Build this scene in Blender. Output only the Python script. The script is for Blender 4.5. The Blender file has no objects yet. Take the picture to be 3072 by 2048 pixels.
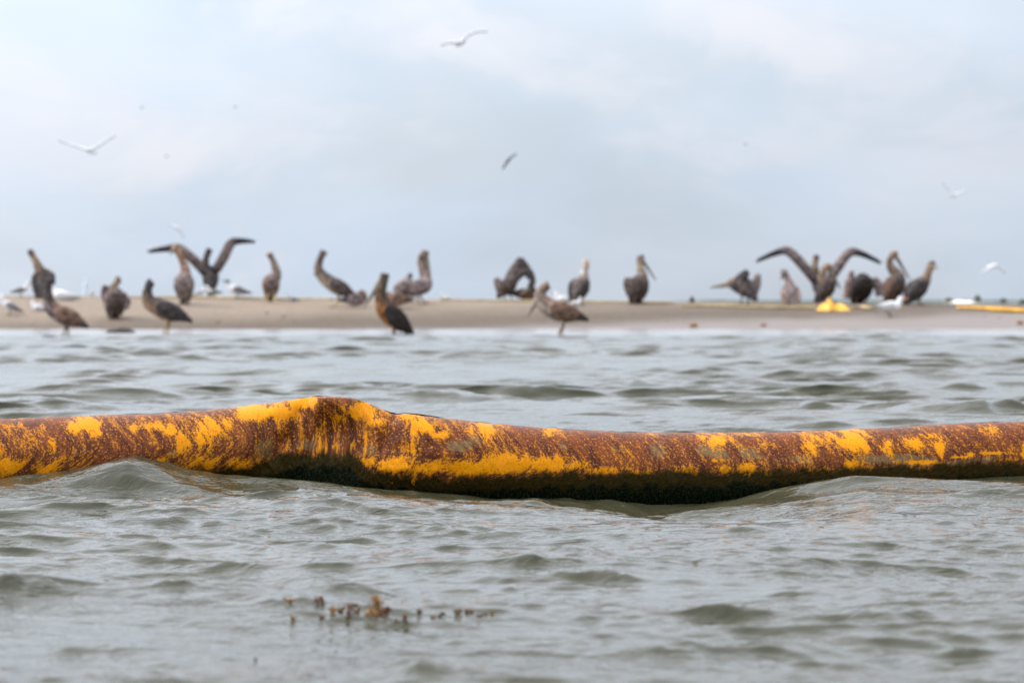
import bpy, math, random
import numpy as np
from mathutils import Vector
from mathutils.bvhtree import BVHTree

R = math.radians
rng = np.random.default_rng(7)
random.seed(7)
scene = bpy.context.scene
COL = scene.collection

# ------------------------------------------------------------------ camera, sky, sun, exposure
H_CAM = 0.5                       # metres above the still water
FPX = 100.0 / 36.0 * 3072.0       # focal length in pixels of the full photograph
HORIZON = 905.0                   # pixel row of the horizon

cam_d = bpy.data.cameras.new("camera")
cam_d.lens = 100
cam_d.sensor_width = 36
cam_d.shift_y = -(1024 - HORIZON) / 3072
cam_d.clip_start = 0.1
cam_d.clip_end = 20000
cam_d.dof.use_dof = True
cam_d.dof.focus_distance = 7.5
cam_d.dof.aperture_fstop = 6.3
cam = bpy.data.objects.new("camera", cam_d)
cam.location = (0, 0, H_CAM)
cam.rotation_euler = (R(90), 0, 0)
COL.objects.link(cam)
scene.camera = cam

SUN_DIR = Vector((-0.70, 0.10, 0.70)).normalized()
sun_d = bpy.data.lights.new("sun", 'SUN')
sun_d.energy = 2.1
sun_d.angle = R(9.0)
sun_d.color = (1.0, 0.94, 0.86)
sun = bpy.data.objects.new("sun", sun_d)
sun.rotation_euler = SUN_DIR.to_track_quat('Z', 'Y').to_euler()
COL.objects.link(sun)

world = bpy.data.worlds.new("World")
scene.world = world
world.use_nodes = True
wn, wl = world.node_tree.nodes, world.node_tree.links
wn.clear()
w_out = wn.new("ShaderNodeOutputWorld")
w_bg = wn.new("ShaderNodeBackground")
w_bg.inputs["Strength"].default_value = 0.1
sky = wn.new("ShaderNodeTexSky")
sky.sky_type = 'NISHITA'
sky.sun_disc = False
sky.sun_elevation = math.asin(SUN_DIR.z)
sky.sun_rotation = math.atan2(SUN_DIR.x, SUN_DIR.y)
sky.air_density = 1.0
sky.dust_density = 1.5
tc = wn.new("ShaderNodeTexCoord")


def w_noise(scale, loc, detail, rough, distort=0.0, zs=2.4):
    m = wn.new("ShaderNodeMapping")
    m.inputs["Scale"].default_value = (scale, scale, scale * zs)
    m.inputs["Location"].default_value = loc
    wl.new(tc.outputs["Generated"], m.inputs["Vector"])
    n = wn.new("ShaderNodeTexNoise")
    n.inputs["Scale"].default_value = 1.0
    n.inputs["Detail"].default_value = detail
    n.inputs["Roughness"].default_value = rough
    n.inputs["Distortion"].default_value = distort
    wl.new(m.outputs["Vector"], n.inputs["Vector"])
    return n.outputs["Fac"]


def w_ramp(sock, a, b, lo=0.0, hi=1.0):
    r = wn.new("ShaderNodeMapRange")
    r.interpolation_type = 'SMOOTHSTEP'
    r.inputs["From Min"].default_value = a
    r.inputs["From Max"].default_value = b
    r.inputs["To Min"].default_value = lo
    r.inputs["To Max"].default_value = hi
    wl.new(sock, r.inputs["Value"])
    return r.outputs["Result"]


def w_mix(fac, a, b):
    m = wn.new("ShaderNodeMix")
    m.data_type = 'RGBA'
    for s, v in ((0, fac), (6, a), (7, b)):
        if isinstance(v, (float, int)):
            m.inputs[s].default_value = v
        elif isinstance(v, tuple):
            m.inputs[s].default_value = v + (1.0,)
        else:
            wl.new(v, m.inputs[s])
    return m.outputs[2]


# thin veil of cloud over the whole sky, brighter cumulus tops and bluer gaps
veil = w_ramp(w_noise(7.0, (3.1, 0.4, 1.7), 4, 0.5, 0.4), 0.30, 0.62, 0.76, 1.0)
w_xyz = wn.new("ShaderNodeSeparateXYZ")
wl.new(tc.outputs["Generated"], w_xyz.inputs[0])


def w_math(op, a, b=0.0):
    n = wn.new("ShaderNodeMath")
    n.operation = op
    for k, v in enumerate((a, b)):
        if isinstance(v, (int, float)):
            n.inputs[k].default_value = v
        else:
            wl.new(v, n.inputs[k])
    return n.outputs[0]


def cloud_bank(px, py, rx, ry, k, tilt=0.0):
    """A soft bank of cloud in the direction seen at photograph pixel (px, py)."""
    dx = w_math('SUBTRACT', w_xyz.outputs["X"], (px - 1536) / FPX)
    dz = w_math('SUBTRACT', w_xyz.outputs["Z"], (HORIZON - py) / FPX)
    dz = w_math('ADD', dz, w_math('MULTIPLY', dx, tilt))
    q = w_math('ADD', w_math('POWER', w_math('ABSOLUTE', w_math('DIVIDE', dx, rx / FPX)), 2.0), w_math('POWER', w_math('ABSOLUTE', w_math('DIVIDE', dz, ry / FPX)), 2.0))
    g = w_math('MULTIPLY', w_math('EXPONENT', w_math('MULTIPLY', q, -1.0)), k * 0.8)
    return w_math('MULTIPLY', g, w_math('GREATER_THAN', w_xyz.outputs["Y"], 0.0))


banks = 0.0
for b_ in ((150, 260, 330, 90, .26, .35), (230, 400, 420, 110, .12, .2), (1020, 70, 520, 110, .20, .12), (1480, 170, 380, 130, .14, .5), (2250, 90, 520, 110, .27, .35), (1990, 300, 600, 150, .08, .4), (1250, 390, 160, 45, .10, .4), (2950, 330, 260, 140, .06, 0)):
    banks = w_math('ADD', banks, cloud_bank(*b_))
lz = w_math('MAXIMUM', w_xyz.outputs["Z"], 0.0)
banks = w_math('ADD', banks, w_math('MULTIPLY', lz, 0.38))
puff = w_ramp(w_math('ADD', w_noise(13.0, (0.9, 5.3, 2.2), 7, 0.60, 0.4, 1.9), banks), 0.50, 0.86)
shade = w_ramp(w_noise(5.0, (7.7, 1.2, 4.6), 3, 0.5, 0.2, 3.0), 0.44, 0.70)
c_veil = w_mix(shade, (6.62, 7.35, 8.40), (6.00, 6.95, 8.25))
c1 = w_mix(veil, sky.outputs["Color"], c_veil)
c2 = w_mix(puff, c1, (7.38, 7.58, 8.20))
w_sep = wn.new("ShaderNodeSeparateXYZ")
wl.new(tc.outputs["Generated"], w_sep.inputs[0])
# hazy overcast: the sky brightens steadily from the horizon towards the veiled sun
lift = w_math('MINIMUM', w_math('ADD', w_math('ADD', 1.00, w_math('MULTIPLY', lz, 1.10)), w_math('MULTIPLY', w_math('MULTIPLY', lz, lz), 11.0)), 2.25)
w_dot = wn.new("ShaderNodeVectorMath")
w_dot.operation = 'DOT_PRODUCT'
wl.new(tc.outputs["Generated"], w_dot.inputs[0])
w_dot.inputs[1].default_value = SUN_DIR
near_sun = w_math('POWER', w_math('ADD', w_math('MULTIPLY', w_dot.outputs["Value"], 0.5), 0.5), 3.0)
lift = w_math('MULTIPLY', lift, w_math('ADD', 0.80, w_math('MULTIPLY', near_sun, 1.1)))
w_mul = wn.new("ShaderNodeMix")
w_mul.data_type = 'RGBA'
w_mul.blend_type = 'MULTIPLY'
w_mul.inputs[0].default_value = 1.0
wl.new(c2, w_mul.inputs[6])
wl.new(lift, w_mul.inputs[7])
wl.new(w_mul.outputs[2], w_bg.inputs["Color"])
wl.new(w_bg.outputs["Background"], w_out.inputs["Surface"])

scene.view_settings.view_transform = 'Standard'
scene.view_settings.look = 'None'
scene.view_settings.exposure = 0.0
scene.view_settings.gamma = 1.0
scene.view_settings.use_curve_mapping = False
scene.cycles.use_denoising = True
scene.cycles.max_bounces = 6
scene.cycles.sample_clamp_direct = 2.0


# ------------------------------------------------------------------ helpers
def pxw(px, py, d):
    """World point seen at photograph pixel (px, py) at distance d along the view axis."""
    return Vector(((px - 1536.0) / FPX * d, d, H_CAM - (py - HORIZON) / FPX * d))


def sstep(a, b, x):
    t = np.clip((np.asarray(x, dtype=float) - a) / (b - a), 0, 1)
    return t * t * (3 - 2 * t)


def tag(o, label=None, cat=None, group=None, kind=None):
    for k, v in (("label", label), ("category", cat), ("group", group), ("kind", kind)):
        if v:
            o[k] = v
    return o


def mesh_obj(name, verts, faces, mat, parent=None, smooth=True, cols=None):
    me = bpy.data.meshes.new(name)
    me.from_pydata([tuple(v) for v in verts], [], faces)
    if smooth:
        me.polygons.foreach_set("use_smooth", [True] * len(me.polygons))
    if cols is not None:
        a = me.attributes.new("tint", 'FLOAT_COLOR', 'POINT')
        a.data.foreach_set("color", np.asarray(cols, dtype=np.float32).ravel())
    if mat:
        me.materials.append(mat)
    me.update()
    o = bpy.data.objects.new(name, me)
    COL.objects.link(o)
    if parent:
        o.parent = parent
        o.matrix_parent_inverse.identity()
    return o


def grid_mesh(name, P, mat, attrs=None, uv=None):
    """P: (rows, cols, 3) numpy array -> quad sheet."""
    nr, nc, _ = P.shape
    me = bpy.data.meshes.new(name)
    idx = np.arange(nr * nc, dtype=np.int32).reshape(nr, nc)
    q = np.stack([idx[:-1, :-1], idx[:-1, 1:], idx[1:, 1:], idx[1:, :-1]], -1).reshape(-1, 4)
    nq = len(q)
    me.vertices.add(nr * nc)
    me.vertices.foreach_set("co", P.astype(np.float32).ravel())
    me.loops.add(nq * 4)
    me.loops.foreach_set("vertex_index", q.ravel())
    me.polygons.add(nq)
    me.polygons.foreach_set("loop_start", np.arange(0, nq * 4, 4, dtype=np.int32))
    me.polygons.foreach_set("use_smooth", np.ones(nq, dtype=bool))
    for k, v in (attrs or {}).items():
        a = me.attributes.new(k, 'FLOAT', 'POINT')
        a.data.foreach_set("value", v.astype(np.float32).ravel())
    if uv is not None:
        l = me.uv_layers.new(name="UVMap")
        l.data.foreach_set("uv", uv.reshape(-1, 2)[q.ravel()].astype(np.float32).ravel())
    me.update(calc_edges=True)
    me.validate()
    me.materials.append(mat)
    o = bpy.data.objects.new(name, me)
    COL.objects.link(o)
    return o


def vnoise(x, y, seed=0):
    """Smooth 2-D value noise in [0, 1] on numpy arrays."""
    xi, yi = np.floor(x).astype(np.int64), np.floor(y).astype(np.int64)
    xf, yf = x - xi, y - yi
    xf, yf = xf * xf * (3 - 2 * xf), yf * yf * (3 - 2 * yf)

    def h(a, b):
        n = (a * 374761393 + b * 668265263 + seed * 974634777) & 0xFFFFFFFF
        n = ((n ^ (n >> 13)) * 1274126177) & 0xFFFFFFFF
        return ((n ^ (n >> 16)) & 0xFFFF) / 65535.0
    a, b, c, d = h(xi, yi), h(xi + 1, yi), h(xi, yi + 1), h(xi + 1, yi + 1)
    return (a * (1 - xf) + b * xf) * (1 - yf) + (c * (1 - xf) + d * xf) * yf


def fbm(x, y, octv=4, seed=0):
    s, a, t = 0.0, 1.0, 0.0
    for k in range(octv):
        s = s + a * vnoise(x * 2 ** k, y * 2 ** k, seed + k * 17)
        t += a
        a *= 0.5
    return s / t


class NT:
    """Small material-node writer."""
    def __init__(self, name):
        self.m = bpy.data.materials.new(name)
        self.m.use_nodes = True
        self.n, self.l = self.m.node_tree.nodes, self.m.node_tree.links
        self.b = self.n["Principled BSDF"]

    def put(self, sock, v):
        if isinstance(v, tuple):
            sock.default_value = v + (1.0,) if len(v) == 3 and sock.type == 'RGBA' else v
        elif isinstance(v, (int, float)):
            sock.default_value = v
        else:
            self.l.new(v, sock)

    def new(self, t, **k):
        n = self.n.new(t)
        for a, v in k.items():
            setattr(n, a, v)
        return n

    def attr(self, name, out="Fac"):
        return self.new("ShaderNodeAttribute", attribute_name=name).outputs[out]

    def coord(self, which="Object", scale=(1, 1, 1), loc=(0, 0, 0), rot=(0, 0, 0)):
        c = self.new("ShaderNodeTexCoord")
        m = self.new("ShaderNodeMapping")
        m.inputs["Scale"].default_value = scale
        m.inputs["Location"].default_value = loc
        m.inputs["Rotation"].default_value = rot
        self.l.new(c.outputs[which], m.inputs["Vector"])
        return m.outputs["Vector"]

    def noise(self, vec, scale, detail=4, rough=0.55, dist=0.0, out="Fac"):
        n = self.new("ShaderNodeTexNoise")
        self.put(n.inputs["Vector"], vec)
        n.inputs["Scale"].default_value = scale
        n.inputs["Detail"].default_value = detail
        n.inputs["Roughness"].default_value = rough
        n.inputs["Distortion"].default_value = dist
        return n.outputs[out]

    def ramp(self, v, a, b, lo=0.0, hi=1.0):
        r = self.new("ShaderNodeMapRange", interpolation_type='SMOOTHSTEP')
        self.put(r.inputs["Value"], v)
        for k, x in (("From Min", a), ("From Max", b), ("To Min", lo), ("To Max", hi)):
            self.put(r.inputs[k], x)
        return r.outputs["Result"]

    def math(self, op, a, b=0.0):
        n = self.new("ShaderNodeMath", operation=op)
        self.put(n.inputs[0], a)
        self.put(n.inputs[1], b)
        return n.outputs[0]

    def mix(self, f, a, b, mode='MIX'):
        n = self.new("ShaderNodeMix", data_type='RGBA', blend_type=mode)
        self.put(n.inputs[0], f)
        self.put(n.inputs[6], a)
        self.put(n.inputs[7], b)
        return n.outputs[2]

    def bump(self, h, strength=0.5, dist=0.01, prev=None):
        n = self.new("ShaderNodeBump")
        n.inputs["Strength"].default_value = strength
        n.inputs["Distance"].default_value = dist
        self.put(n.inputs["Height"], h)
        if prev is not None:
            self.l.new(prev, n.inputs["Normal"])
        return n.outputs["Normal"]

    def done(self, col, rough=0.6, normal=None, spec=None, ior=None):
        self.put(self.b.inputs["Base Color"], col)
        self.put(self.b.inputs["Roughness"], rough)
        if normal is not None:
            self.l.new(normal, self.b.inputs["Normal"])
        if spec is not None:
            self.put(self.b.inputs["Specular IOR Level"], spec)
        if ior is not None:
            self.b.inputs["IOR"].default_value = ior
        return self.m


def plain(name, c, rough=0.6, var=0.25, scale=25.0, bump=0.15):
    t = NT(name)
    v = t.noise(t.coord("Object"), scale, 4)
    k = t.ramp(v, 0.3, 0.7, 1 - var, 1 + var)
    col = t.mix(1.0, c, k, 'MULTIPLY')
    return t.done(col, rough, t.bump(v, bump, 0.01))


# ------------------------------------------------------------------ materials
def make_water_mat():
    t = NT("turbid_water")
    geo = t.new("ShaderNodeNewGeometry")

    def wv(sx, sy, rot):
        m = t.new("ShaderNodeMapping")
        m.inputs["Scale"].default_value = (sx, sy, 1)
        m.inputs["Rotation"].default_value = (0, 0, rot)
        t.l.new(geo.outputs["Position"], m.inputs["Vector"])
        return m.outputs["Vector"]
    r1 = t.noise(wv(9, 24, 0.2), 1.0, 2, 0.5, 0.7)
    r2 = t.noise(wv(27, 52, -0.3), 1.0, 2, 0.5, 0.6)
    r3 = t.noise(wv(85, 110, 0.2), 1.0, 1, 0.5, 0.4)
    ridge = t.math('SUBTRACT', 1.0, t.math('ABSOLUTE', t.math('SUBTRACT', t.math('MULTIPLY', r2, 2.0), 1.0)))
    patch = t.ramp(t.noise(wv(1.1, 1.7, 0.3), 1.0, 3), 0.32, 0.66, 0.5, 1.15)
    h = t.math('ADD', t.math('MULTIPLY', r1, 1.5), t.math('ADD', t.math('MULTIPLY', ridge, 0.42), t.math('MULTIPLY', r3, 0.16)))
    h = t.math('MULTIPLY', h, t.math('MULTIPLY', patch, t.attr("ripple")))
    nrm = t.bump(h, 1.0, 0.0050)
    silt = t.ramp(t.noise(wv(0.35, 0.5, 0.1), 1.0, 3), 0.3, 0.7)
    col = t.mix(silt, (0.034, 0.033, 0.016), (0.045, 0.043, 0.023))
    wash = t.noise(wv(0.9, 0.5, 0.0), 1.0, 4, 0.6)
    pale_m = t.math('MULTIPLY', t.attr("pale_strip"), t.ramp(wash, 0.25, 0.55, 0.05, 0.34))
    col = t.mix(pale_m, col, (0.60, 0.59, 0.62))  # whitens the base colour over the calm strip by the beach
    return t.done(col, t.math('ADD', 0.05, t.math('MULTIPLY', pale_m, 0.5)), nrm, ior=1.333)


def make_sand_mat():
    t = NT("beach_sand")
    geo = t.new("ShaderNodeNewGeometry")
    sx = t.new("ShaderNodeSeparateXYZ")
    t.l.new(geo.outputs["Position"], sx.inputs[0])
    n1 = t.noise(geo.outputs["Position"], 0.55, 5, 0.6)
    n2 = t.noise(geo.outputs["Position"], 9.0, 5, 0.65)
    n3 = t.noise(geo.outputs["Position"], 60.0, 3, 0.6)
    z = t.math('ADD', sx.outputs["Z"], t.math('MULTIPLY', t.math('SUBTRACT', n1, 0.5), 0.22))
    z = t.math('SUBTRACT', z, t.math('MULTIPLY', sx.outputs["X"], 0.028))
    dry = t.ramp(z, 0.16, 0.52)
    dry_c = t.mix(t.ramp(n2, 0.3, 0.7), (0.200, 0.156, 0.117), (0.255, 0.203, 0.155))
    wet_c = t.mix(t.ramp(n2, 0.3, 0.7), (0.098, 0.075, 0.056), (0.13, 0.102, 0.078))
    col = t.mix(dry, wet_c, dry_c)
    soak = t.ramp(z, -0.06, 0.10)
    col = t.mix(soak, (0.20, 0.17, 0.15), col)
    fleck = t.ramp(t.noise(geo.outputs["Position"], 22.0, 2, 0.5), 0.66, 0.74)
    col = t.mix(t.math('MULTIPLY', fleck, 0.55), col, (0.16, 0.11, 0.08))
    rough = t.ramp(z, 0.02, 0.2, 0.62, 0.92)
    return t.done(col, rough, t.bump(t.math('ADD', n2, t.math('MULTIPLY', n3, 0.3)), 0.5, 0.03), spec=0.14)


def make_boom_mat():
    t = NT("oil_stained_fabric")
    uvn = t.new("ShaderNodeUVMap", uv_map="UVMap")
    sp = t.new("ShaderNodeSeparateXYZ")
    t.l.new(uvn.outputs["UV"], sp.inputs[0])
    u, v = sp.outputs["X"], sp.outputs["Y"]          # metres along the boom, metres round it from the top

    def vec(a, b):
        c = t.new("ShaderNodeCombineXYZ")
        t.put(c.inputs[0], a)
        t.put(c.inputs[1], b)
        return c.outputs[0]
    lean = t.attr("lean")
    a = t.math('SUBTRACT', u, t.math('MULTIPLY', v, lean))     # constant along a run
    streak = t.noise(vec(t.math('MULTIPLY', a, 52), t.math('MULTIPLY', v, 12)), 1.0, 5, 0.62, 0.35)
    broad = t.noise(vec(t.math('MULTIPLY', a, 15), t.math('MULTIPLY', v, 7)), 1.0, 4, 0.6, 0.5)
    fine = t.noise(vec(t.math('MULTIPLY', a, 190), t.math('MULTIPLY', v, 125)), 1.0, 4, 0.65, 0.3)
    spk = t.noise(vec(t.math('MULTIPLY', u, 230), t.math('MULTIPLY', v, 230)), 1.0, 2, 0.5)
    drip = t.noise(vec(t.math('MULTIPLY', u, 85), t.math('MULTIPLY', v, 6)), 1.0, 3, 0.55, 0.2)

    yb, gb, tide = t.attr("yellow"), t.attr("film"), t.attr("tide")

    def lin(base, *terms):
        s = base
        for x, k in terms:
            s = t.math('ADD', s, t.math('MULTIPLY', t.math('SUBTRACT', x, 0.5), k))
        return s
    # where the paint survives
    paint = lin(yb, (streak, 1.5), (broad, 1.1), (fine, 1.0), (spk, 0.22), (drip, 0.7))
    paint_m = t.ramp(paint, 0.38, 0.55)
    ypaint = t.mix(t.ramp(fine, 0.3, 0.7), (0.68, 0.225, 0.0), (0.76, 0.30, 0.0))
    ypaint = t.mix(t.math('MULTIPLY', t.ramp(broad, 0.35, 0.75), 0.45), ypaint, (0.56, 0.18, 0.002))
    # rust-brown oil and greyish weathered film
    oil = t.mix(t.ramp(streak, 0.3, 0.7), (0.052, 0.015, 0.009), (0.185, 0.050, 0.014))
    oil = t.mix(t.ramp(lin(fine, (spk, 0.8)), 0.54, 0.74), oil, (0.50, 0.17, 0.02))
    film = t.mix(t.ramp(fine, 0.3, 0.7), (0.115, 0.068, 0.034), (0.215, 0.125, 0.048))
    film_m = t.ramp(lin(gb, (broad, 1.3), (streak, 0.9), (fine, 0.4)), 0.42, 0.66)
    base = t.mix(film_m, oil, film)
    half = t.ramp(paint, 0.22, 0.42)
    base = t.mix(t.math('MULTIPLY', half, t.ramp(lin(spk, (fine, 0.9)), 0.47, 0.60)), base, (0.62, 0.26, 0.012))
    base = t.mix(t.math('MULTIPLY', half, 0.35), base, (0.34, 0.095, 0.008))
    col = t.mix(paint_m, base, ypaint)
    grime = t.math('MULTIPLY', t.ramp(lin(fine, (spk, 0.9), (drip, 0.4)), 0.56, 0.70), 0.75)
    col = t.mix(t.math('MULTIPLY', grime, paint_m), col, (0.26, 0.095, 0.012))
    # dark oil drips
    dr = t.math('MULTIPLY', t.ramp(drip, 0.63, 0.72), t.ramp(broad, 0.4, 0.6))
    col = t.mix(t.math('MULTIPLY', dr, 0.65), col, (0.075, 0.026, 0.018))
    # weed and oil line near the water
    td = t.math('ADD', tide, t.math('MULTIPLY', t.math('SUBTRACT', t.noise(vec(t.math('MULTIPLY', u, 26), t.math('MULTIPLY', v, 14)), 1.0, 5, 0.65), 0.5), 0.075))
    sludge = t.ramp(td, 0.017, -0.010)
    weed = t.ramp(td, -0.026, -0.044)
    slc = t.mix(t.ramp(fine, 0.3, 0.75), (0.010, 0.008, 0.003), (0.048, 0.030, 0.006))
    wdc = t.mix(t.ramp(lin(fine, (spk, 0.8)), 0.40, 0.75), (0.002, 0.003, 0.0016), (0.016, 0.024, 0.008))
    keep = t.ramp(paint, 0.78, 0.98)
    col = t.mix(t.math('MULTIPLY', sludge, t.math('SUBTRACT', 1.0, t.math('MULTIPLY', keep, 0.85))), col, slc)
    col = t.mix(t.math('MULTIPLY', weed, t.math('SUBTRACT', 1.0, t.math('MULTIPLY', keep, 0.5))), col, wdc)
    rough = t.ramp(lin(streak, (fine, 0.7)), 0.2, 0.8, 0.28, 0.52)
    hgt = t.math('ADD', t.math('MULTIPLY', paint_m, 0.5), t.math('ADD', fine, t.math('MULTIPLY', streak, 0.8)))
    hgt = t.math('ADD', hgt, t.math('MULTIPLY', t.math('MULTIPLY', weed, spk), 3.0))
    return t.done(col, rough, t.bump(hgt, 0.55, 0.0022), spec=t.math('SUBTRACT', 0.09, t.math('MULTIPLY', t.math('MAXIMUM', weed, sludge), 0.06)))


def make_plumage(name, rough=0.75, mottle=0.45, scale=30):
    t = NT(name)
    c = t.coord("Object", (1, 1, 1))
    n0 = t.noise(c, scale * 0.55, 3, 0.55, 0.6)
    n1 = t.noise(c, scale, 4, 0.6, 0.3)
    n2 = t.noise(c, scale * 3.0, 3, 0.6)
    k = t.ramp(t.math('ADD', t.math('MULTIPLY', n1, 0.6), t.math('MULTIPLY', n2, 0.4)), 0.32, 0.68, 1 - mottle, 1 + mottle)
    k0 = t.ramp(n0, 0.36, 0.64, 0.9 * (1 - mottle), 0.9 * (1 + mottle * 1.15))
    col = t.mix(1.0, t.mix(1.0, t.attr("tint", "Color"), k, 'MULTIPLY'), k0, 'MULTIPLY')
    return t.done(col, rough, t.bump(n2, 0.5, 0.008), spec=0.25)


M_WATER = make_water_mat()
M_SAND = make_sand_mat()
M_BOOM = make_boom_mat()
M_PLUME = make_plumage("pelican_plumage", 0.75, 0.48, 24)
M_GULL = make_plumage("gull_plumage", 0.7, 0.05)
M_BILL = plain("horn_bill", (0.20, 0.165, 0.12), 0.45, 0.35, 20)
M_BILL_ORANGE = plain("orange_bill", (0.75, 0.26, 0.03), 0.4, 0.15, 40)
M_BILL_DARK = plain("dark_bill", (0.03, 0.025, 0.025), 0.4, 0.2, 40)
M_EYE = plain("dark_eye", (0.01, 0.01, 0.01), 0.15, 0.05, 40)
M_WEED = plain("dark_weed", (0.006, 0.010, 0.004), 0.9, 0.5, 60)
M_WEED.node_tree.nodes["Principled BSDF"].inputs["Specular IOR Level"].default_value = 0.05
M_SARG = plain("brown_seaweed", (0.13, 0.052, 0.016), 0.4, 0.5, 300)
M_SARG_Y = plain("golden_seaweed", (0.27, 0.125, 0.02), 0.4, 0.4, 300)
M_YELLOW = plain("yellow_boom_fabric", (0.70, 0.36, 0.03), 0.6, 0.25, 9)
M_YELLOW_DULL = plain("sandy_yellow_fabric", (0.36, 0.28, 0.13), 0.7, 0.25, 6)
M_WOOD = plain("wet_driftwood", (0.055, 0.038, 0.030), 0.6, 0.4, 14)
M_RUST = plain("reddish_debris", (0.20, 0.085, 0.035), 0.7, 0.4, 30)
M_POST = plain("hazed_post", (0.62, 0.68, 0.74), 0.8, 0.2, 4)  # pale bluish tone puts the haze of distance into the colour
M_BUSH = plain("far_foliage", (0.10, 0.115, 0.065), 0.8, 0.5, 3)
M_SHELL = plain("pale_shell_bank", (0.80, 0.77, 0.72), 0.9, 0.12, 2)
M_SHORE = plain("far_shore_scrub", (0.085, 0.115, 0.09), 0.9, 0.3, 0.2)

# ------------------------------------------------------------------ sand spit
Y_SHORE, Y_CREST = 52.5, 58.0


def crest_z(x):
    px = 1536 + x / Y_CREST * FPX
    py = np.interp(px, [-2500, -600, 0, 500, 1000, 1500, 2000, 2500, 3072, 4200, 6000],
                   [905, 889, 886, 891, 896, 900, 905, 909, 911, 914, 930])
    return H_CAM - (py - HORIZON) / FPX * Y_CREST


def terrain(x, y):
    x, y = np.asarray(x, dtype=float), np.asarray(y, dtype=float)
    wob = (fbm(x * 0.16, y * 0 + 3.3, 3, 5) - 0.5) * 1.3
    ys = Y_SHORE + wob
    t = (y - ys) / (Y_CREST - ys)
    zc = crest_z(x)
    up = zc * (1 - np.power(1 - np.clip(t, 0, 1), 1.7))
    z = np.where(t < 0, (y - ys) * 0.03, up)
    back = np.clip((y - Y_CREST) / 26.0, 0, None)
    z = np.where(y > Y_CREST, zc - (zc + 0.35) * back * back, z)
    bumps = (fbm(x * 0.9, y * 0.9, 4, 11) - 0.5) * 0.05 * sstep(0.02, 0.3, t)
    return z + bumps


xs = np.concatenate([np.linspace(-90, -14, 60)[:-1], np.linspace(-14, 14, 420), np.linspace(14, 90, 60)[1:]])
ys = np.concatenate([np.linspace(30, 51, 14)[:-1], np.linspace(51, 60, 130), np.linspace(60, 92, 40)[1:]])
X, Y = np.meshgrid(xs, ys)
spit = grid_mesh("sand_spit", np.stack([X, Y, terrain(X, Y)], -1), M_SAND)
tag(spit, kind="structure")


def on_sand(px, py):
    """Distance at which the near face of the spit is seen at (px, py); the crest when py is above it."""
    best, bd = 1e9, Y_CREST
    for d in np.linspace(Y_SHORE - 1.0, Y_CREST + 0.4, 90):
        x = (px - 1536) / FPX * d
        z = max(float(terrain(x, d)), 0.0)
        e = abs(HORIZON + (H_CAM - z) / d * FPX - py)
        if e < best - 1e-6:
            best, bd = e, d
    return bd


# ------------------------------------------------------------------ sea
# crests one can single out in the photograph: (px, py, half width, height of the face) in its pixels
WAVES = [(1306, 2010, 190, 56), (50, 1785, 150, 40), (483, 1555, 100, 22), (366, 1578, 80, 16), (627, 1565, 45, 14), (731, 1598, 100, 17), (1045, 1624, 150, 21), (1250, 1652, 70, 14), (91, 1624, 80, 12), (1097, 1783, 110, 28), (856, 1828, 95, 20),
         (1732, 1660, 80, 26), (1575, 1699, 60, 18), (1840, 1728, 70, 20), (2202, 1840, 130, 20), (2672, 1843, 110, 26), (2045, 1913, 130, 20), (2418, 1761, 95, 16), (2960, 1618, 70, 12), (2241, 1588, 60, 13), (2830, 1560, 140, 12), (200, 1732, 140, 14), (560, 1790, 90, 14), (300, 1930, 160, 18), (1700, 1985, 140, 22), (2500, 1950, 150, 20), (2900, 1920, 110, 18), (1500, 1750, 120, 16),
         (1863, 1140, 120, 22), (1601, 1176, 95, 18), (2450, 1127, 160, 20), (2222, 1062, 70, 13), (1987, 1082, 52, 13), (2555, 1091, 80, 13), (2880, 1212, 230, 38), (2463, 1208, 55, 22), (2450, 1268, 160, 17), (2888, 1160, 70, 14), (2548, 1163, 50, 16), (2150, 1180, 90, 12), (1750, 1238, 120, 12),
         (764, 1075, 70, 10), (327, 1131, 60, 12), (425, 1202, 50, 14), (1372, 1189, 170, 28), (1078, 1170, 80, 17), (229, 1078, 60, 9), (600, 1180, 110, 12), (120, 1190, 90, 14), (900, 1110, 80, 10), (1240, 1100, 90, 11), (2700, 1060, 80, 9), (1450, 1060, 80, 9)]


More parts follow.
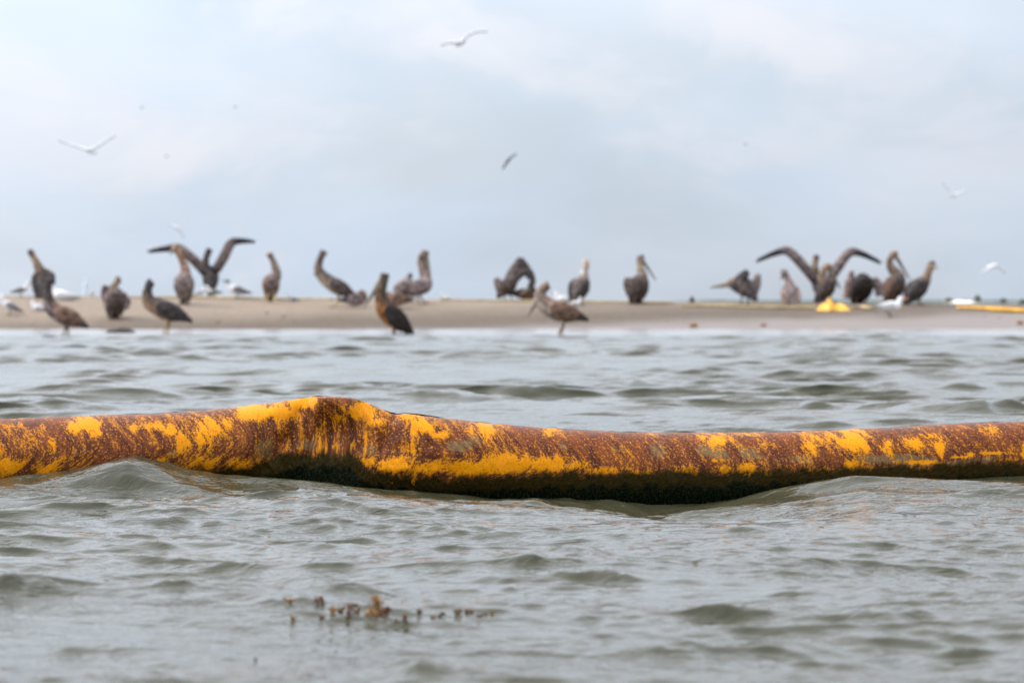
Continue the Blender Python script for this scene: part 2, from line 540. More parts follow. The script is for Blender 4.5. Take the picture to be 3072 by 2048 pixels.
def build_sea():
    core = np.linspace(-1, 1, 620)
    g = 1 + np.cumsum(0.012 * 1.22 ** np.arange(36))
    u = np.concatenate([-g[::-1], core, g])
    yc = np.geomspace(2.9, 62, 1750)
    yf = np.geomspace(62, 9000, 60)[1:]
    yv = np.concatenate([yc, yf])
    half = 0.215 * yv + 0.75
    X = u[None, :] * half[:, None]
    Y = np.repeat(yv[:, None], len(u), 1)
    dx = np.abs(np.gradient(u))[None, :] * half[:, None]
    dy = np.repeat(np.gradient(yv)[:, None], len(u), 1)
    sp = np.maximum(dx * 0.6, dy)
    X, Y, sp = X.astype(np.float32), Y.astype(np.float32), sp.astype(np.float32)
    shelter = 1 - 0.985 * sstep(39.6, 43.5, Y + 0.25 * np.sin(X * 0.9))             # flat film over the bar by the beach
    near_boom = 1 - 0.62 * np.exp(-((Y - 7.45) / 0.42) ** 2)
    Z = np.zeros_like(X)
    DX = np.zeros_like(X)
    DY = np.zeros_like(X)
    patch = (0.40 + 1.25 * sstep(0.28, 0.72, fbm(X * 0.8 + 9, Y * 0.5, 3, 31))).astype(np.float32)
    patch2 = (0.5 + 1.0 * sstep(0.3, 0.7, fbm(X * 1.7 + 2, Y * 0.9, 3, 77))).astype(np.float32)
    near_boom = near_boom.astype(np.float32)
    # (wavelengths, rms slope, count, direction spread, sharpness)
    for lo, hi, srms, n, spr, qq, md in ((0.55, 1.9, 0.068, 26, 28, 1.0, None), (0.15, 0.60, 0.130, 70, 20, 1.2, patch), (0.045, 0.15, 0.100, 100, 30, 1.1, patch2)):
        lam = np.exp(np.linspace(math.log(lo), math.log(hi), n)) * rng.uniform(0.95, 1.05, n)
        ang = rng.normal(R(-95), R(spr), n)
        ph = rng.uniform(0, 2 * math.pi, n)
        wgt = rng.uniform(0.5, 1.5, n)
        wgt /= math.sqrt((wgt ** 2).sum())
        for i in range(n):
            k = 2 * math.pi / lam[i]
            A = srms * wgt[i] * math.sqrt(2) / k
            cx, cy = math.cos(ang[i]), math.sin(ang[i])
            f = np.clip((lam[i] / sp - 2.0) / 2.0, 0, 1)
            if lam[i] > 0.3:
                f = f * near_boom
            if md is not None:
                f = f * md
            th = k * (cx * X + cy * Y) + ph[i]
            c, s = np.cos(th), np.sin(th)
            Z += A * f * c
            q = qq * A * f
            DX -= q * cx * s
            DY -= q * cy * s
    DY -= 0.9 * Z            # crests lean towards the viewer, down the wind
    Z *= shelter
    DX *= shelter
    DY *= shelter
    # waterline running along the near side of the boom
    wx = [-1500, -300, 0, 130, 250, 340, 400, 470, 560, 640, 800, 1000, 1300, 1450, 1600, 1780, 1950, 2100, 2200, 2350, 2550, 2800, 3072, 3500, 4500]
    wy = [1450, 1440, 1437, 1422, 1402, 1378, 1364, 1380, 1404, 1418, 1431, 1452, 1486, 1493, 1491, 1512, 1529, 1518, 1506, 1476, 1443, 1447, 1441, 1440, 1450]
    PX = 1536 + X / np.maximum(Y, 0.5) * FPX
    row = np.interp(1536 + X / 7.5 * FPX, wx, wy)
    e = H_CAM - (row - HORIZON) / FPX * 7.50
    hump = sstep(7.25, 7.44, Y)
    hol = sstep(6.2, 7.40, Y)
    mixw = sstep(0.012, 0.045, e) * (PX < 900)
    for wpx_, wpy_, ww_, wh_ in WAVES:
        top = wpy_ - wh_ * 0.5
        d0 = H_CAM * FPX / (top - HORIZON)
        hm = wh_ * d0 / FPX
        d0 = (H_CAM - hm) * FPX / (top - HORIZON)
        x0, wm = (wpx_ - 1536) / FPX * d0, ww_ / FPX * d0
        sel = np.where((yv > d0 - 14 * hm) & (yv < d0 + 26 * hm))[0]
        if not len(sel):
            continue
        a_, b_ = sel[0], sel[-1] + 1
        xx, yy = X[a_:b_], Y[a_:b_]
        uu = (xx - x0) / wm
        yc_ = d0 + rng.uniform(-.25, .25) * hm * 4 * uu + 0.9 * hm * uu * uu
        tt = yy - yc_ - hm * 2.2 * (fbm(xx / wm * 2.2 + wpx_, yy * 0 + wpy_, 3, 5) - 0.5)
        prof = np.where(tt < 0, np.exp(-(tt / (1.75 * hm)) ** 2), np.exp(-(tt / (7 * hm)) ** 2)) - 0.22 * np.exp(-((tt + 4.2 * hm) / (2.2 * hm)) ** 2)
        Z[a_:b_] += (hm * 0.80 * (0.55 + 0.9 * fbm(xx / wm * 2.6 + wpy_, yy / wm * 1.5, 3, 9)) * np.exp(-np.abs(uu) ** 2.4) * prof).astype(np.float32)
    win = (hump * mixw + hol * (1 - mixw)) * (1 - sstep(7.8, 8.6, Y))
    Z += (e * win).astype(np.float32)
    P = np.stack([X + DX, Y + DY, Z], -1)
    o = grid_mesh("sea_water", P, M_WATER, {"ripple": np.maximum(shelter, 0.55), "pale_strip": (1 - sstep(0.02, 0.35, shelter)) * (1 - sstep(54, 58, Y))})
    tag(o, kind="structure")
    return P


SEA = build_sea()
# water behind and beside the viewer
mesh_o = mesh_obj("sea_water", [(-9000, -9000, 0), (9000, -9000, 0), (60, 2.9, 0), (-60, 2.9, 0)], [(0, 1, 2, 3)], M_WATER)
tag(mesh_o, kind="structure")

_sx = 1536 + SEA[:, :, 0] / SEA[:, :, 1] * FPX
_sy = HORIZON + (H_CAM - SEA[:, :, 2]) / SEA[:, :, 1] * FPX


def on_water(px, py):
    """Nearest water vertex seen at (px, py)."""
    r = 4.0
    while True:
        m = (np.abs(_sx - px) < r) & (np.abs(_sy - py) < r)
        if m.any():
            c = SEA[m]
            return Vector([float(q) for q in c[np.argmin(c[:, 1])]])
        r *= 1.5


# far low shore on the horizon and a pale bar before it
def far_shore():
    xs = np.linspace(-60, 900, 260)
    D = 2200.0
    px = 1536 + xs / D * FPX
    h = 0.5 + D / FPX * (3.5 + 3.5 * fbm(px * 0.012, px * 0, 4, 3)) * sstep(1960, 2150, px) 
    ys = np.array([0, 1, 6, 60, 160])
    prof = np.array([0, 0.75, 1.0, 0.9, 0.0])
    P = np.zeros((5, len(xs), 3))
    for i in range(5):
        P[i, :, 0] = xs
        P[i, :, 1] = D + ys[i]
        P[i, :, 2] = -0.3 + (h + 0.3) * prof[i]
    tag(grid_mesh("far_shore", P, M_SHORE), kind="structure")


far_shore()


def pale_bar():
    D = 95.0
    xs = np.linspace(14.3, 16.7, 90)
    ys = np.linspace(D, D + 7, 16)
    X, Y = np.meshgrid(xs, ys)
    t = np.sin(np.clip((X - 14.3) / 2.4, 0, 1) * math.pi) ** 0.35
    s = np.sin(np.clip((Y - D) / 7, 0, 1) * math.pi) ** 0.6
    Z = -0.1 + (0.62 + 0.30 * (fbm(X * 0.9, Y * 0.6, 3, 8) - 0.4)) * t * s
    tag(grid_mesh("shell_bar", np.stack([X, Y, Z], -1), M_SHELL), kind="structure")


pale_bar()


# ------------------------------------------------------------------ containment boom
BOOM_Y = 7.65
top_x = [-2500, -600, 0, 200, 400, 600, 700, 800, 860, 905, 945, 958, 1000, 1050, 1062, 1100, 1150, 1172, 1192, 1215, 1250, 1300, 1400, 1500, 1600, 1700, 1800, 1950, 2100, 2250, 2400, 2500, 2600, 2700, 2800, 2900, 3000, 3072, 3600, 5500]
top_y = [1290, 1270, 1257, 1250, 1243, 1232, 1222, 1211, 1203, 1196, 1189, 1188, 1190, 1191, 1194, 1207, 1228, 1238, 1241, 1238, 1242, 1249, 1261, 1272, 1280, 1287, 1292, 1297, 1298, 1296, 1293, 1291, 1286, 1282, 1276, 1270, 1267, 1265, 1262, 1280]
alg_x = [-900, 0, 400, 560, 700, 790, 815, 900, 980, 1050, 1110, 1200, 1320, 1400, 1600, 1800, 1950, 2200, 2400, 2600, 2800, 3072, 3800]
alg_y = [1470, 1462, 1440, 1412, 1406, 1402, 1378, 1364, 1358, 1368, 1410, 1428, 1438, 1434, 1425, 1418, 1420, 1413, 1408, 1405, 1399, 1386, 1380]
# surviving paint: (px, py, rx, ry, weight) read off the photograph
PAINT = [(51, 1276, 45, 16, .35), (129, 1286, 35, 18, .4), (255, 1272, 62, 22, .75), (300, 1298, 26, 16, .55), (415, 1276, 24, 14, .45), (476, 1274, 36, 15, .5), (522, 1285, 26, 18, .55),
         (561, 1322, 26, 44, .55), (629, 1290, 46, 62, .6), (619, 1381, 75, 30, .6), (697, 1262, 26, 36, .5), (765, 1234, 72, 24, .85), (731, 1388, 52, 26, .5), (34, 1392, 62, 30, .6), (10, 1340, 22, 30, .4),
         (170, 1334, 16, 36, .5), (146, 1402, 50, 20, .55), (486, 1378, 30, 18, .5), (109, 1337, 14, 12, .35), (819, 1237, 85, 24, .8), (915, 1208, 52, 20, .8), (999, 1245, 30, 26, .3), (1091, 1230, 58, 26, .8),
         (1023, 1254, 32, 14, .55), (1130, 1262, 40, 14, .5), (1271, 1271, 44, 32, .7), (1230, 1250, 40, 12, .5), (1329, 1298, 26, 18, .6), (1108, 1383, 34, 16, .7), (1193, 1390, 70, 26, .75), (1244, 1440, 16, 26, .7), (1300, 1395, 90, 22, .5),
         (1431, 1396, 110, 24, .85), (1067, 1432, 28, 10, .6), (1458, 1286, 32, 34, .55), (1414, 1283, 18, 18, .4), (962, 1337, 5, 60, .7), (982, 1371, 5, 66, .75), (975, 1250, 4, 40, .5), (1007, 1265, 4, 34, .5), (1100, 1340, 5, 40, .5), (1098, 1440, 5, 30, .5),
         (1160, 1420, 5, 34, .6), (1202, 1430, 5, 30, .6), (1060, 1330, 14, 14, .5), (1240, 1345, 46, 30, .3), (1180, 1440, 60, 10, .5), (1502, 1388, 112, 30, .9), (1645, 1293, 36, 16, .5), (1640, 1384, 90, 26, .75), (1720, 1390, 60, 22, .55), (1808, 1405, 75, 12, .6), (1927, 1412, 46, 10, .55),
         (2046, 1404, 50, 14, .55), (2155, 1320, 44, 20, .6), (2107, 1306, 24, 14, .45), (2165, 1402, 46, 14, .55), (2140, 1375, 40, 5, .4), (2230, 1404, 44, 26, .7), (2293, 1332, 34, 16, .5), (2250, 1300, 60, 8, .4), (2422, 1330, 34, 40, .6), (2552, 1317, 52, 34, .75), (2545, 1387, 34, 18, .65),
         (2470, 1400, 40, 8, .45), (2589, 1336, 24, 20, .55), (2652, 1330, 22, 22, .55), (2660, 1352, 8, 26, .5), (2726, 1328, 42, 22, .6), (2745, 1400, 4, 26, .5), (2812, 1338, 16, 30, .75), (2780, 1305, 40, 10, .4), (2756, 1381, 80, 6, .75), (2867, 1366, 36, 5, .7), (2900, 1358, 14, 9, .7),
         (2960, 1355, 56, 5, .7), (2967, 1291, 24, 16, .45), (3062, 1350, 14, 34, .65), (3015, 1374, 36, 6, .55), (2985, 1385, 4, 26, .5), (2489, 1306, 34, 18, .5), (2300, 1420, 50, 5, .4), (2600, 1396, 30, 5, .45), (2648, 1396, 14, 5, .45)]
FILM = [(802, 1345, 45, 55, .5), (930, 1330, 60, 26, .4), (1040, 1310, 40, 30, .25), (1380, 1334, 55, 26, .55), (1105, 1355, 30, 20, .3), (1130, 1340, 60, 24, .3), (1961, 1350, 40, 36, .45), (1850, 1340, 30, 26, .3), (2130, 1345, 60, 30, .45), (2250, 1360, 90, 28, .45), (2400, 1372, 60, 18, .4),
        (2650, 1368, 140, 16, .6), (2800, 1385, 160, 10, .6), (2620, 1310, 70, 26, .35), (2730, 1300, 70, 26, .35), (2950, 1370, 100, 10, .5), (1430, 1310, 40, 24, .4), (1690, 1330, 40, 30, .3), (100, 1340, 20, 16, .3), (530, 1350, 40, 20, .35), (270, 1350, 60, 16, .3)]


def build_boom():
    px = np.concatenate([np.linspace(-2400, -60, 120)[:-1], np.linspace(-60, 3132, 1250), np.linspace(3132, 5400, 120)[1:]])
    nth = 180
    th = np.linspace(0, 2 * math.pi, nth + 1)
    x = (px - 1536) / FPX * BOOM_Y
    P0 = FPX / BOOM_Y
    k = np.array([0.2, 0.6, 0.2])
    ty = np.interp(px, top_x, top_y)
    for _ in range(2):
        ty = np.convolve(np.pad(ty, 1, 'edge'), k, 'valid')
    ztop = H_CAM - (ty - HORIZON) / P0
    ztop = ztop - 0.02 * sstep(3200, 5400, px) 
    hump = sstep(800, 955, px) * (1 - sstep(1055, 1185, px))
    slack = sstep(740, 830, px) * (1 - sstep(1230, 1420, px))
    dia = 0.222 + 0.068 * hump + 0.012 * slack
    a = dia / 2
    b = 0.111 - 0.034 * hump - 0.012 * slack
    zc = ztop - a
    T, XX = np.meshgrid(th, x)
    PXX = np.repeat(px[:, None], nth + 1, 1)
    A, B, ZC, HU, SL = (np.repeat(q[:, None], nth + 1, 1) for q in (a, b, zc, hump, slack))
    c, s = np.cos(T), np.sin(T)
    FL = np.repeat((sstep(925, 962, px) * (1 - sstep(1048, 1085, px)))[:, None], nth + 1, 1)     # the boxy fold at the peak
    w = np.sign(s) * np.abs(s) ** (1 - 0.12 * SL - 0.50 * FL * (s > 0))
    w = w * (1 - 0.42 * HU * (1 - FL) * np.clip(c, 0, 1) ** 1.3)
    c = np.where(s > 0, np.sign(c) * np.abs(c) ** (1 - 0.45 * FL * (c > 0)), c)
    front = np.clip(s, 0, 1)
    Yo = BOOM_Y - B * w
    Zo = ZC + A * c
    PYY = HORIZON + (H_CAM - Zo) * P0

    def seg(ax, ay, bx, by):
        dx, dy = bx - ax, by - ay
        L = math.hypot(dx, dy)
        t = np.clip(((PXX - ax) * dx + (PYY - ay) * dy) / L ** 2, 0, 1)
        qx, qy = PXX - (ax + t * dx), PYY - (ay + t * dy)
        side = (dx * (PYY - ay) - dy * (PXX - ax)) / L
        return np.hypot(qx, qy), side
    dent = np.zeros_like(T)
    # hollow in the slack cloth between two floats
    dent += 0.040 * np.exp(-((PXX - 1000) / 70) ** 2 - ((PYY - 1290) / 75) ** 2)
    dent += 0.020 * np.exp(-((PXX - 1175) / 45) ** 2 - ((PYY - 1315) / 60) ** 2)
    dent += 0.016 * np.exp(-((PXX - 800) / 26) ** 2 - ((PYY - 1380) / 70) ** 2)
    for (ax, ay, bx, by, dep, sg) in ((948, 1192, 880, 1290, -.012, 16), (905, 1240, 862, 1320, .016, 18), (880, 1290, 800, 1400, .012, 20), (1060, 1196, 1180, 1255, .010, 14), (1182, 1242, 1150, 1340, .010, 16), (960, 1210, 975, 1400, -.006, 16),
                                      (1215, 1245, 1290, 1330, .006, 14), (1050, 1210, 1040, 1380, -.005, 20), (905, 1240, 870, 1340, .005, 12), (1105, 1260, 1120, 1400, .005, 16)):
        d, side = seg(ax, ay, bx, by)
        dent += dep * np.exp(-(d / sg) ** 2)
    # cloth wrinkles
    wr = (fbm(XX * 14, T * 2.2, 4, 21) - 0.5) * (0.007 + 0.012 * SL)
    lean = XX - 0.09 * T
    wr += (fbm(lean * 55, T * 0.9, 3, 44) - 0.5) * (0.0035 + 0.005 * SL)
    Yo += (dent + wr) * front
    Zo += wr * 0.6 * np.clip(c, 0, 1) * sstep(0, 0.5, np.abs(c)) * 0.6
    # shoulders sink slowly away from the picture, as a boom lying in a shallow arc
    Yo += 0.05 * (XX / 1.4) ** 2 * np.where(np.abs(XX) > 1.4, 1, np.abs(XX) / 1.4)
    Pt = np.stack([XX, Yo, Zo], -1)
    arc = T * 0.112
    uv = np.stack([XX, arc], -1)
    yel = 0.09 + 0.09 * (1 - sstep(1150, 1350, PXX)) - 0.10 * np.exp(-((PXX - 370) / 110) ** 2)
    for (qx, qy, rx, ry, wt) in PAINT:
        m = wt * np.exp(-((PXX - qx) / rx) ** 2 - ((PYY - qy) / ry) ** 2)
        yel = np.maximum(yel, m * 0.95 + 0.08) + 0.07 * m
    film = np.full(T.shape, 0.15)
    for (qx, qy, rx, ry, wt) in FILM:
        film += wt * np.exp(-((PXX - qx) / rx) ** 2 - ((PYY - qy) / ry) ** 2)
    zal = H_CAM - (np.interp(px, alg_x, alg_y) - HORIZON) / (FPX / 7.54)
    tide = Zo - zal[:, None]
    back = sstep(math.pi * 1.0, math.pi * 1.2, T)
    yel = yel * (1 - back) + back * 0.15
    leanv = 0.62 * (1 - sstep(0.14, 0.24, arc)) * (1 - 0.75 * SL)
    root = bpy.data.objects.new("containment_boom", None)
    root.location = (0, BOOM_Y, 0)
    COL.objects.link(root)
    tag(root, "long yellow floating oil boom smeared with rust brown oil, humped up where its cloth folds", "oil boom")
    Pt[:, :, 1] -= BOOM_Y
    o = grid_mesh("fabric_cover", Pt, M_BOOM, {"yellow": yel, "film": film, "tide": tide, "lean": leanv}, uv)
    o.parent = root
    # shaggy weed hanging from the underside
    vs, fs = [], []
    for _ in range(5200):
        q = random.uniform(820, 3100)
        i = int(np.argmin(np.abs(px - q)))
        ok = [j for j in range(20, 100) if tide[i, j] < -0.042]
        if not ok:
            continue
        j = random.choice(ok)
        base = Vector(Pt[i, j])
        L = random.uniform(0.004, 0.012)
        d = Vector((random.uniform(-.7, .7), -0.35 * max(0, s[i, j]) - 0.1, -1)).normalized()
        wv = Vector((random.uniform(.0007, .0016), 0, random.uniform(-.001, .001)))
        b0 = len(vs)
        mid = base + d * L * .55 + Vector((0, -0.0015, 0))
        vs += [base - wv, base + wv, mid + wv * .7, mid - wv * .7, base + d * L]
        fs += [(b0, b0 + 1, b0 + 2, b0 + 3), (b0 + 3, b0 + 2, b0 + 4)]
    w = mesh_obj("weed_fringe", vs, fs, M_WEED, root)
    w["kind"] = "stuff"
    # lacing eyelets are hidden under the oil; the skirt hangs below the float
    sk = [( -3.9, 0.0, -0.02), (3.9, 0.0, -0.02), (3.9, 0.02, -0.45), (-3.9, 0.02, -0.45), (-3.9, 0.012, -0.02), (3.9, 0.012, -0.02), (3.9, 0.032, -0.45), (-3.9, 0.032, -0.45)]
    mesh_obj("skirt", sk, [(0, 1, 2, 3), (7, 6, 5, 4), (0, 3, 7, 4), (1, 5, 6, 2), (3, 2, 6, 7), (0, 4, 5, 1)], M_WEED, root, smooth=False)


build_boom()


# ------------------------------------------------------------------ birds
def catmull(pts, n=4):
    P = [Vector(p) for p in pts]
    if len(P) < 3:
        return P, [float(i) for i in range(len(P))]
    out, par = [], []
    for i in range(len(P) - 1):
        p0, p1, p2, p3 = P[max(i - 1, 0)], P[i], P[i + 1], P[min(i + 2, len(P) - 1)]
        for k in range(n):
            t = k / n
            out.append(0.5 * ((2 * p1) + (p2 - p0) * t + (2 * p0 - 5 * p1 + 4 * p2 - p3) * t * t + (3 * p1 - p0 - 3 * p2 + p3) * t ** 3))
            par.append(i + t)
    out.append(P[-1])
    par.append(float(len(P) - 1))
    return out, par


class Shell:
    def __init__(self):
        self.v, self.f, self.c = [], [], []

    def loft(self, pts, rw, rh, cols, side=(1, 0, 0), ring=14, sub=4, lower=None):
        """Elliptical tube along pts; rw across, rh in the other direction; cols per station (lower: colour of the under half)."""
        P, par = catmull(pts, sub)
        ip = np.arange(len(pts))
        W, Hh = np.interp(par, ip, rw), np.interp(par, ip, rh)
        C = np.stack([np.interp(par, ip, [c[k] for c in cols]) for k in range(3)], 1)
        Lo = np.stack([np.interp(par, ip, [c[k] for c in (lower or cols)]) for k in range(3)], 1)
        sd = Vector(side).normalized()
        b0 = len(self.v)
        for i, p in enumerate(P):
            t = (P[min(i + 1, len(P) - 1)] - P[max(i - 1, 0)])
            t = t.normalized() if t.length > 1e-9 else Vector((0, 0, 1))
            sd = sd - t * sd.dot(t)
            sd = sd.normalized() if sd.length > 1e-6 else t.orthogonal().normalized()
            up = sd.cross(t) * -1
            for k in range(ring):
                a = 2 * math.pi * k / ring
                self.v.append(p + sd * (math.cos(a) * W[i]) + up * (math.sin(a) * Hh[i]))
                m = 0.5 + 0.5 * math.sin(a)
                m = m * m * (3 - 2 * m)
                self.c.append(tuple(Lo[i] * (1 - m) + C[i] * m) + (1.0,))
        n = len(P)
        for i in range(n - 1):
            for k in range(ring):
                k2 = (k + 1) % ring
                self.f.append((b0 + i * ring + k, b0 + i * ring + k2, b0 + (i + 1) * ring + k2, b0 + (i + 1) * ring + k))
        for i, flip in ((0, True), (n - 1, False)):
            ce = len(self.v)
            self.v.append(P[i].copy())
            self.c.append(tuple(C[i]) + (1.0,))
            for k in range(ring):
                a, b = b0 + i * ring + k, b0 + i * ring + (k + 1) % ring
                self.f.append((b, a, ce) if flip else (a, b, ce))


PENDING = []      # (shell, name, material, parent, voxel)


def finish_bodies():
    """Fuse every bird's shells into one continuous skin and carry the plumage tint over."""
    tmp = []
    for sh, name, mat, parent, vox in PENDING:
        o = mesh_obj("fusing", sh.v, sh.f, None)
        md = o.modifiers.new("fuse", 'REMESH')
        md.mode = 'VOXEL'
        md.voxel_size = vox
        md.use_smooth_shade = True
        sm = o.modifiers.new("relax", 'SMOOTH')
        sm.factor = 0.5
        sm.iterations = 2
        tmp.append(o)
    dg = bpy.context.evaluated_depsgraph_get()
    for o, (sh, name, mat, parent, vox) in zip(tmp, PENDING):
        me = bpy.data.meshes.new_from_object(o.evaluated_get(dg))
        bvh = BVHTree.FromPolygons(sh.v, sh.f)
        ca = np.array(sh.c)
        fa = [ca[list(f)].mean(0) for f in sh.f]
        out = np.zeros((len(me.vertices), 4), dtype=np.float32)
        for i, v in enumerate(me.vertices):
            r = bvh.find_nearest(v.co)
            out[i] = fa[r[2]] if r[2] is not None else (0.1, 0.1, 0.1, 1)
        a = me.attributes.new("tint", 'FLOAT_COLOR', 'POINT')
        a.data.foreach_set("color", out.ravel())
        me.materials.clear()
        me.materials.append(mat)
        me.name = name
        n = bpy.data.objects.new(name, me)
        COL.objects.link(n)
        n.parent = parent
    for o in tmp:
        me = o.data
        bpy.data.objects.remove(o)
        bpy.data.meshes.remove(me)


def eye_ball(p, r, parent):
    sh = Shell()
    sh.loft([p + Vector((0, 0, -r)), p + Vector((0, 0, -r * .6)), p, p + Vector((0, 0, r * .6)), p + Vector((0, 0, r))], [r * .2, r * .8, r, r * .8, r * .2], [r * .2, r * .8, r, r * .8, r * .2], [(0, 0, 0)] * 5, ring=8, sub=1)
    mesh_obj("eye", sh.v, sh.f, M_EYE, parent)


DARK = (0.050, 0.040, 0.038)
BROWN = (0.092, 0.069, 0.061)
GREY = (0.185, 0.140, 0.130)
PINK = (0.235, 0.185, 0.175)
BUFF = (0.255, 0.175, 0.115)
RUFOUS = (0.180, 0.105, 0.072)
PALE = (0.47, 0.38, 0.31)
OILY = (0.24, 0.085, 0.010)
OILDARK = (0.026, 0.019, 0.015)
LEG = (0.20, 0.15, 0.11)


def pelican(label, foot, C, head_deg, pitch, neck, head, bill, back=DARK, belly=BROWN, wing=DARK, throat=BUFF, crown=None, scale=1.0, legs=True, water=False,
            spread=None, extra=(), bill_depth=0.0, head_depth=0.10, head_k=1.15, dd=0.0, leg_col=LEG, group="brown pelicans on the sand spit"):
    d = (0.5 * FPX / (foot[1] - HORIZON) if water else on_sand(*foot)) + dd
    G = pxw(foot[0], foot[1], d)
    gz = -0.05 if water else float(terrain(G.x, d))
    G.z = gz
    root = bpy.data.objects.new("pelican", None)
    root.location = G
    COL.objects.link(root)
    tag(root, label, "pelican", group)
    o = Vector(G)

    def w(p, dy=0.0):
        q = pxw(p[0], p[1], d) - o
        q.y += dy
        return q
    crown = crown or throat
    hv = Vector((math.cos(R(head_deg)), math.sin(R(head_deg)), 0))
    lat = Vector((0, 0, 1)).cross(hv)
    A = hv * math.cos(R(pitch)) + Vector((0, 0, math.sin(R(pitch))))
    N = A.cross(lat) * 1.0
    if N.z < 0:
        N = -N
    c = w(C)
    s = scale
    ns = min(scale, 1.02)
    sh = Shell()
    # trunk, neck and head in one run
    st = [(-.40, .030, .010, 0), (-.33, .055, .018, .0), (-.25, .070, .044, .0), (-.16, .105, .096, 0), (-.05, .140, .134, 0), (.06, .150, .146, 0), (.15, .130, .130, .0)]
    pts = [c + A * (a * s) for a, *_ in st]
    rw = [q[1] * s for q in st]
    rh = [q[2] * s for q in st]
    up_c = [back, back, back, back, back, back, back]
    lo_c = [back, back, belly, belly, belly, belly, belly]
    nk = [w(p, hv.y * head_depth * (i + 1) / (len(neck) + 1)) for i, p in enumerate(neck)]
    hp = w(head, hv.y * head_depth)
    m = len(nk)
    for i, p in enumerate(nk):
        f = (i + 1) / (m + 1)
        r = 0.086 * (1 - f) ** 1.6 * s + 0.048 * ns
        pts.append(p)
        rw.append(r)
        rh.append(r * 1.1)
        f2 = min(1, f * 1.5)
        cc = tuple(back[k] * (1 - f2) + throat[k] * f2 for k in range(3))
        up_c.append(cc)
        lo_c.append(tuple(belly[k] * (1 - f2) + throat[k] * f2 for k in range(3)))
    bt = w(bill, hv.y * head_depth + bill_depth)
    bd = (bt - hp)
    bl = bd.length
    bd = bd.normalized() if bl > 1e-6 else hv
    pts += [hp, hp + bd * 0.055 * s]
    rw += [.058 * ns * head_k, .034 * ns * head_k]
    rh += [.066 * ns * head_k, .040 * ns * head_k]
    up_c += [crown, crown]
    lo_c += [throat, throat]
    sh.loft(pts, rw, rh, up_c, side=lat, ring=16, sub=4, lower=lo_c)
    # folded wings
    for sg in (-1, 1):
        if spread:
            continue
        ws = [(.17, .055, .034, .015), (.12, .092, .037, .02), (.02, .128, .042, .02), (-.10, .122, .040, .018), (-.20, .088, .034, .018), (-.30, .052, .025, .015), (-.38, .024, .016, .010)]
        wp, w1, w2 = [], [], []
        for (a, hgt, th_, nn) in ws:
            bw = np.interp(a, [-.4, -.25, -.16, -.05, .06, .15, .2], [.022, .058, .094, .126, .138, .120, .105])
            wp.append(c + A * (a * s) + lat * (sg * bw * s) + N * (nn * s))
            w1.append(th_ * s)
            w2.append(hgt * s)
        wc = [tuple(0.6 * wing[k] + 0.4 * back[k] for k in range(3)), wing, wing, wing, tuple(0.7 * q for q in wing), DARK if wing != OILDARK else OILDARK, DARK]
        sh.loft(wp, w1, w2, wc, side=lat, ring=12, sub=3)
    if spread:
        for pl, hh in spread:
            wp = [w(p) for p in pl]
            n = len(wp)
            hs = [q * d / FPX for q in hh]
            dep = list(np.interp(np.linspace(0, 1, n), [0, .3, .6, 1], [.11, .13, .10, .045]))
            tipc = (0.022, 0.018, 0.022)
            wc = [back] + [wing] * (n - 3) + [tipc, tipc]
            sh.loft(wp, dep, [q * 1.12 for q in hs], wc, side=(0, 1, 0), ring=14, sub=4, lower=[back] + [GREY] * (n - 3) + [tipc, tipc])
            # spread primaries at the tip
            dirv = (wp[-1] - wp[-2]).normalized()
            for k in range(5):
                b = wp[-2] + (wp[-1] - wp[-2]) * 0.55 + Vector((0, (k - 2) * 0.035, 0))
                e = wp[-1] + dirv * (0.085 - 0.016 * abs(k - 1)) + Vector((0, (k - 2) * 0.05, -0.016 * k + 0.02))
                sh.loft([b, (b + e) / 2, e], [.020, .018, .010], [.013, .011, .008], [tipc] * 3, side=(0, 1, 0), ring=8, sub=2)
    for poly, rad, colr in extra:
        dep = -0.03
        sh.loft([w(p, dep) for p in poly], [q * d / FPX for q in rad], [q * d / FPX * 0.8 for q in rad], [colr] * len(poly), side=(1, 0, 0), ring=12, sub=4)
    if legs:
        for sg in (-1, 1):
            fx = Vector((0, 0, 0)) + lat * (sg * 0.065 * s) + hv * (0.03 * sg)
            fz = 0.0
            if not water:
                fz = float(terrain(G.x + fx.x, d + fx.y)) - gz + 0.012
            fx.z = fz
            hip = c + A * (-0.05 * s) - N * (0.095 * s) + lat * (sg * 0.055 * s)
            kn = hip.lerp(fx, 0.45) + hv * (-0.02)
            sh.loft([hip, kn, fx], [.030 * s, .018, .015], [.030 * s, .018, .015], [belly, leg_col, leg_col], side=lat, ring=10, sub=3)
            sh.loft([fx - hv * .02, fx + hv * .03, fx + hv * .10], [.016, .026, .042], [.014, .012, .010], [leg_col] * 3, side=lat, ring=10, sub=2)
    PENDING.append((sh, "body", M_PLUME, root, 0.0105))
    # bill with its pouch
    b = Shell()
    b0 = hp + bd * 0.03 * s
    L = max(bl, 0.10) - 0.03 * s
    q = [b0, b0 + bd * L * .25, b0 + bd * L * .6, b0 + bd * L * .92, b0 + bd * L + Vector((0, 0, -0.012))]
    b.loft(q, [.032 * ns, .028 * ns, .021 * ns, .015 * ns, .006], [.054 * ns, .050 * ns, .034 * ns, .017 * ns, .006], [(1, 1, 1)] * 5, side=lat, ring=12, sub=3)
    mesh_obj("bill", b.v, b.f, M_BILL, root)
    if abs(hv.y) < 0.75:
        for sg in (-1, 1):
            eye_ball(hp + bd * 0.015 + lat * (sg * 0.040 * s) + Vector((0, 0, 0.008)), 0.009, root)
    return root


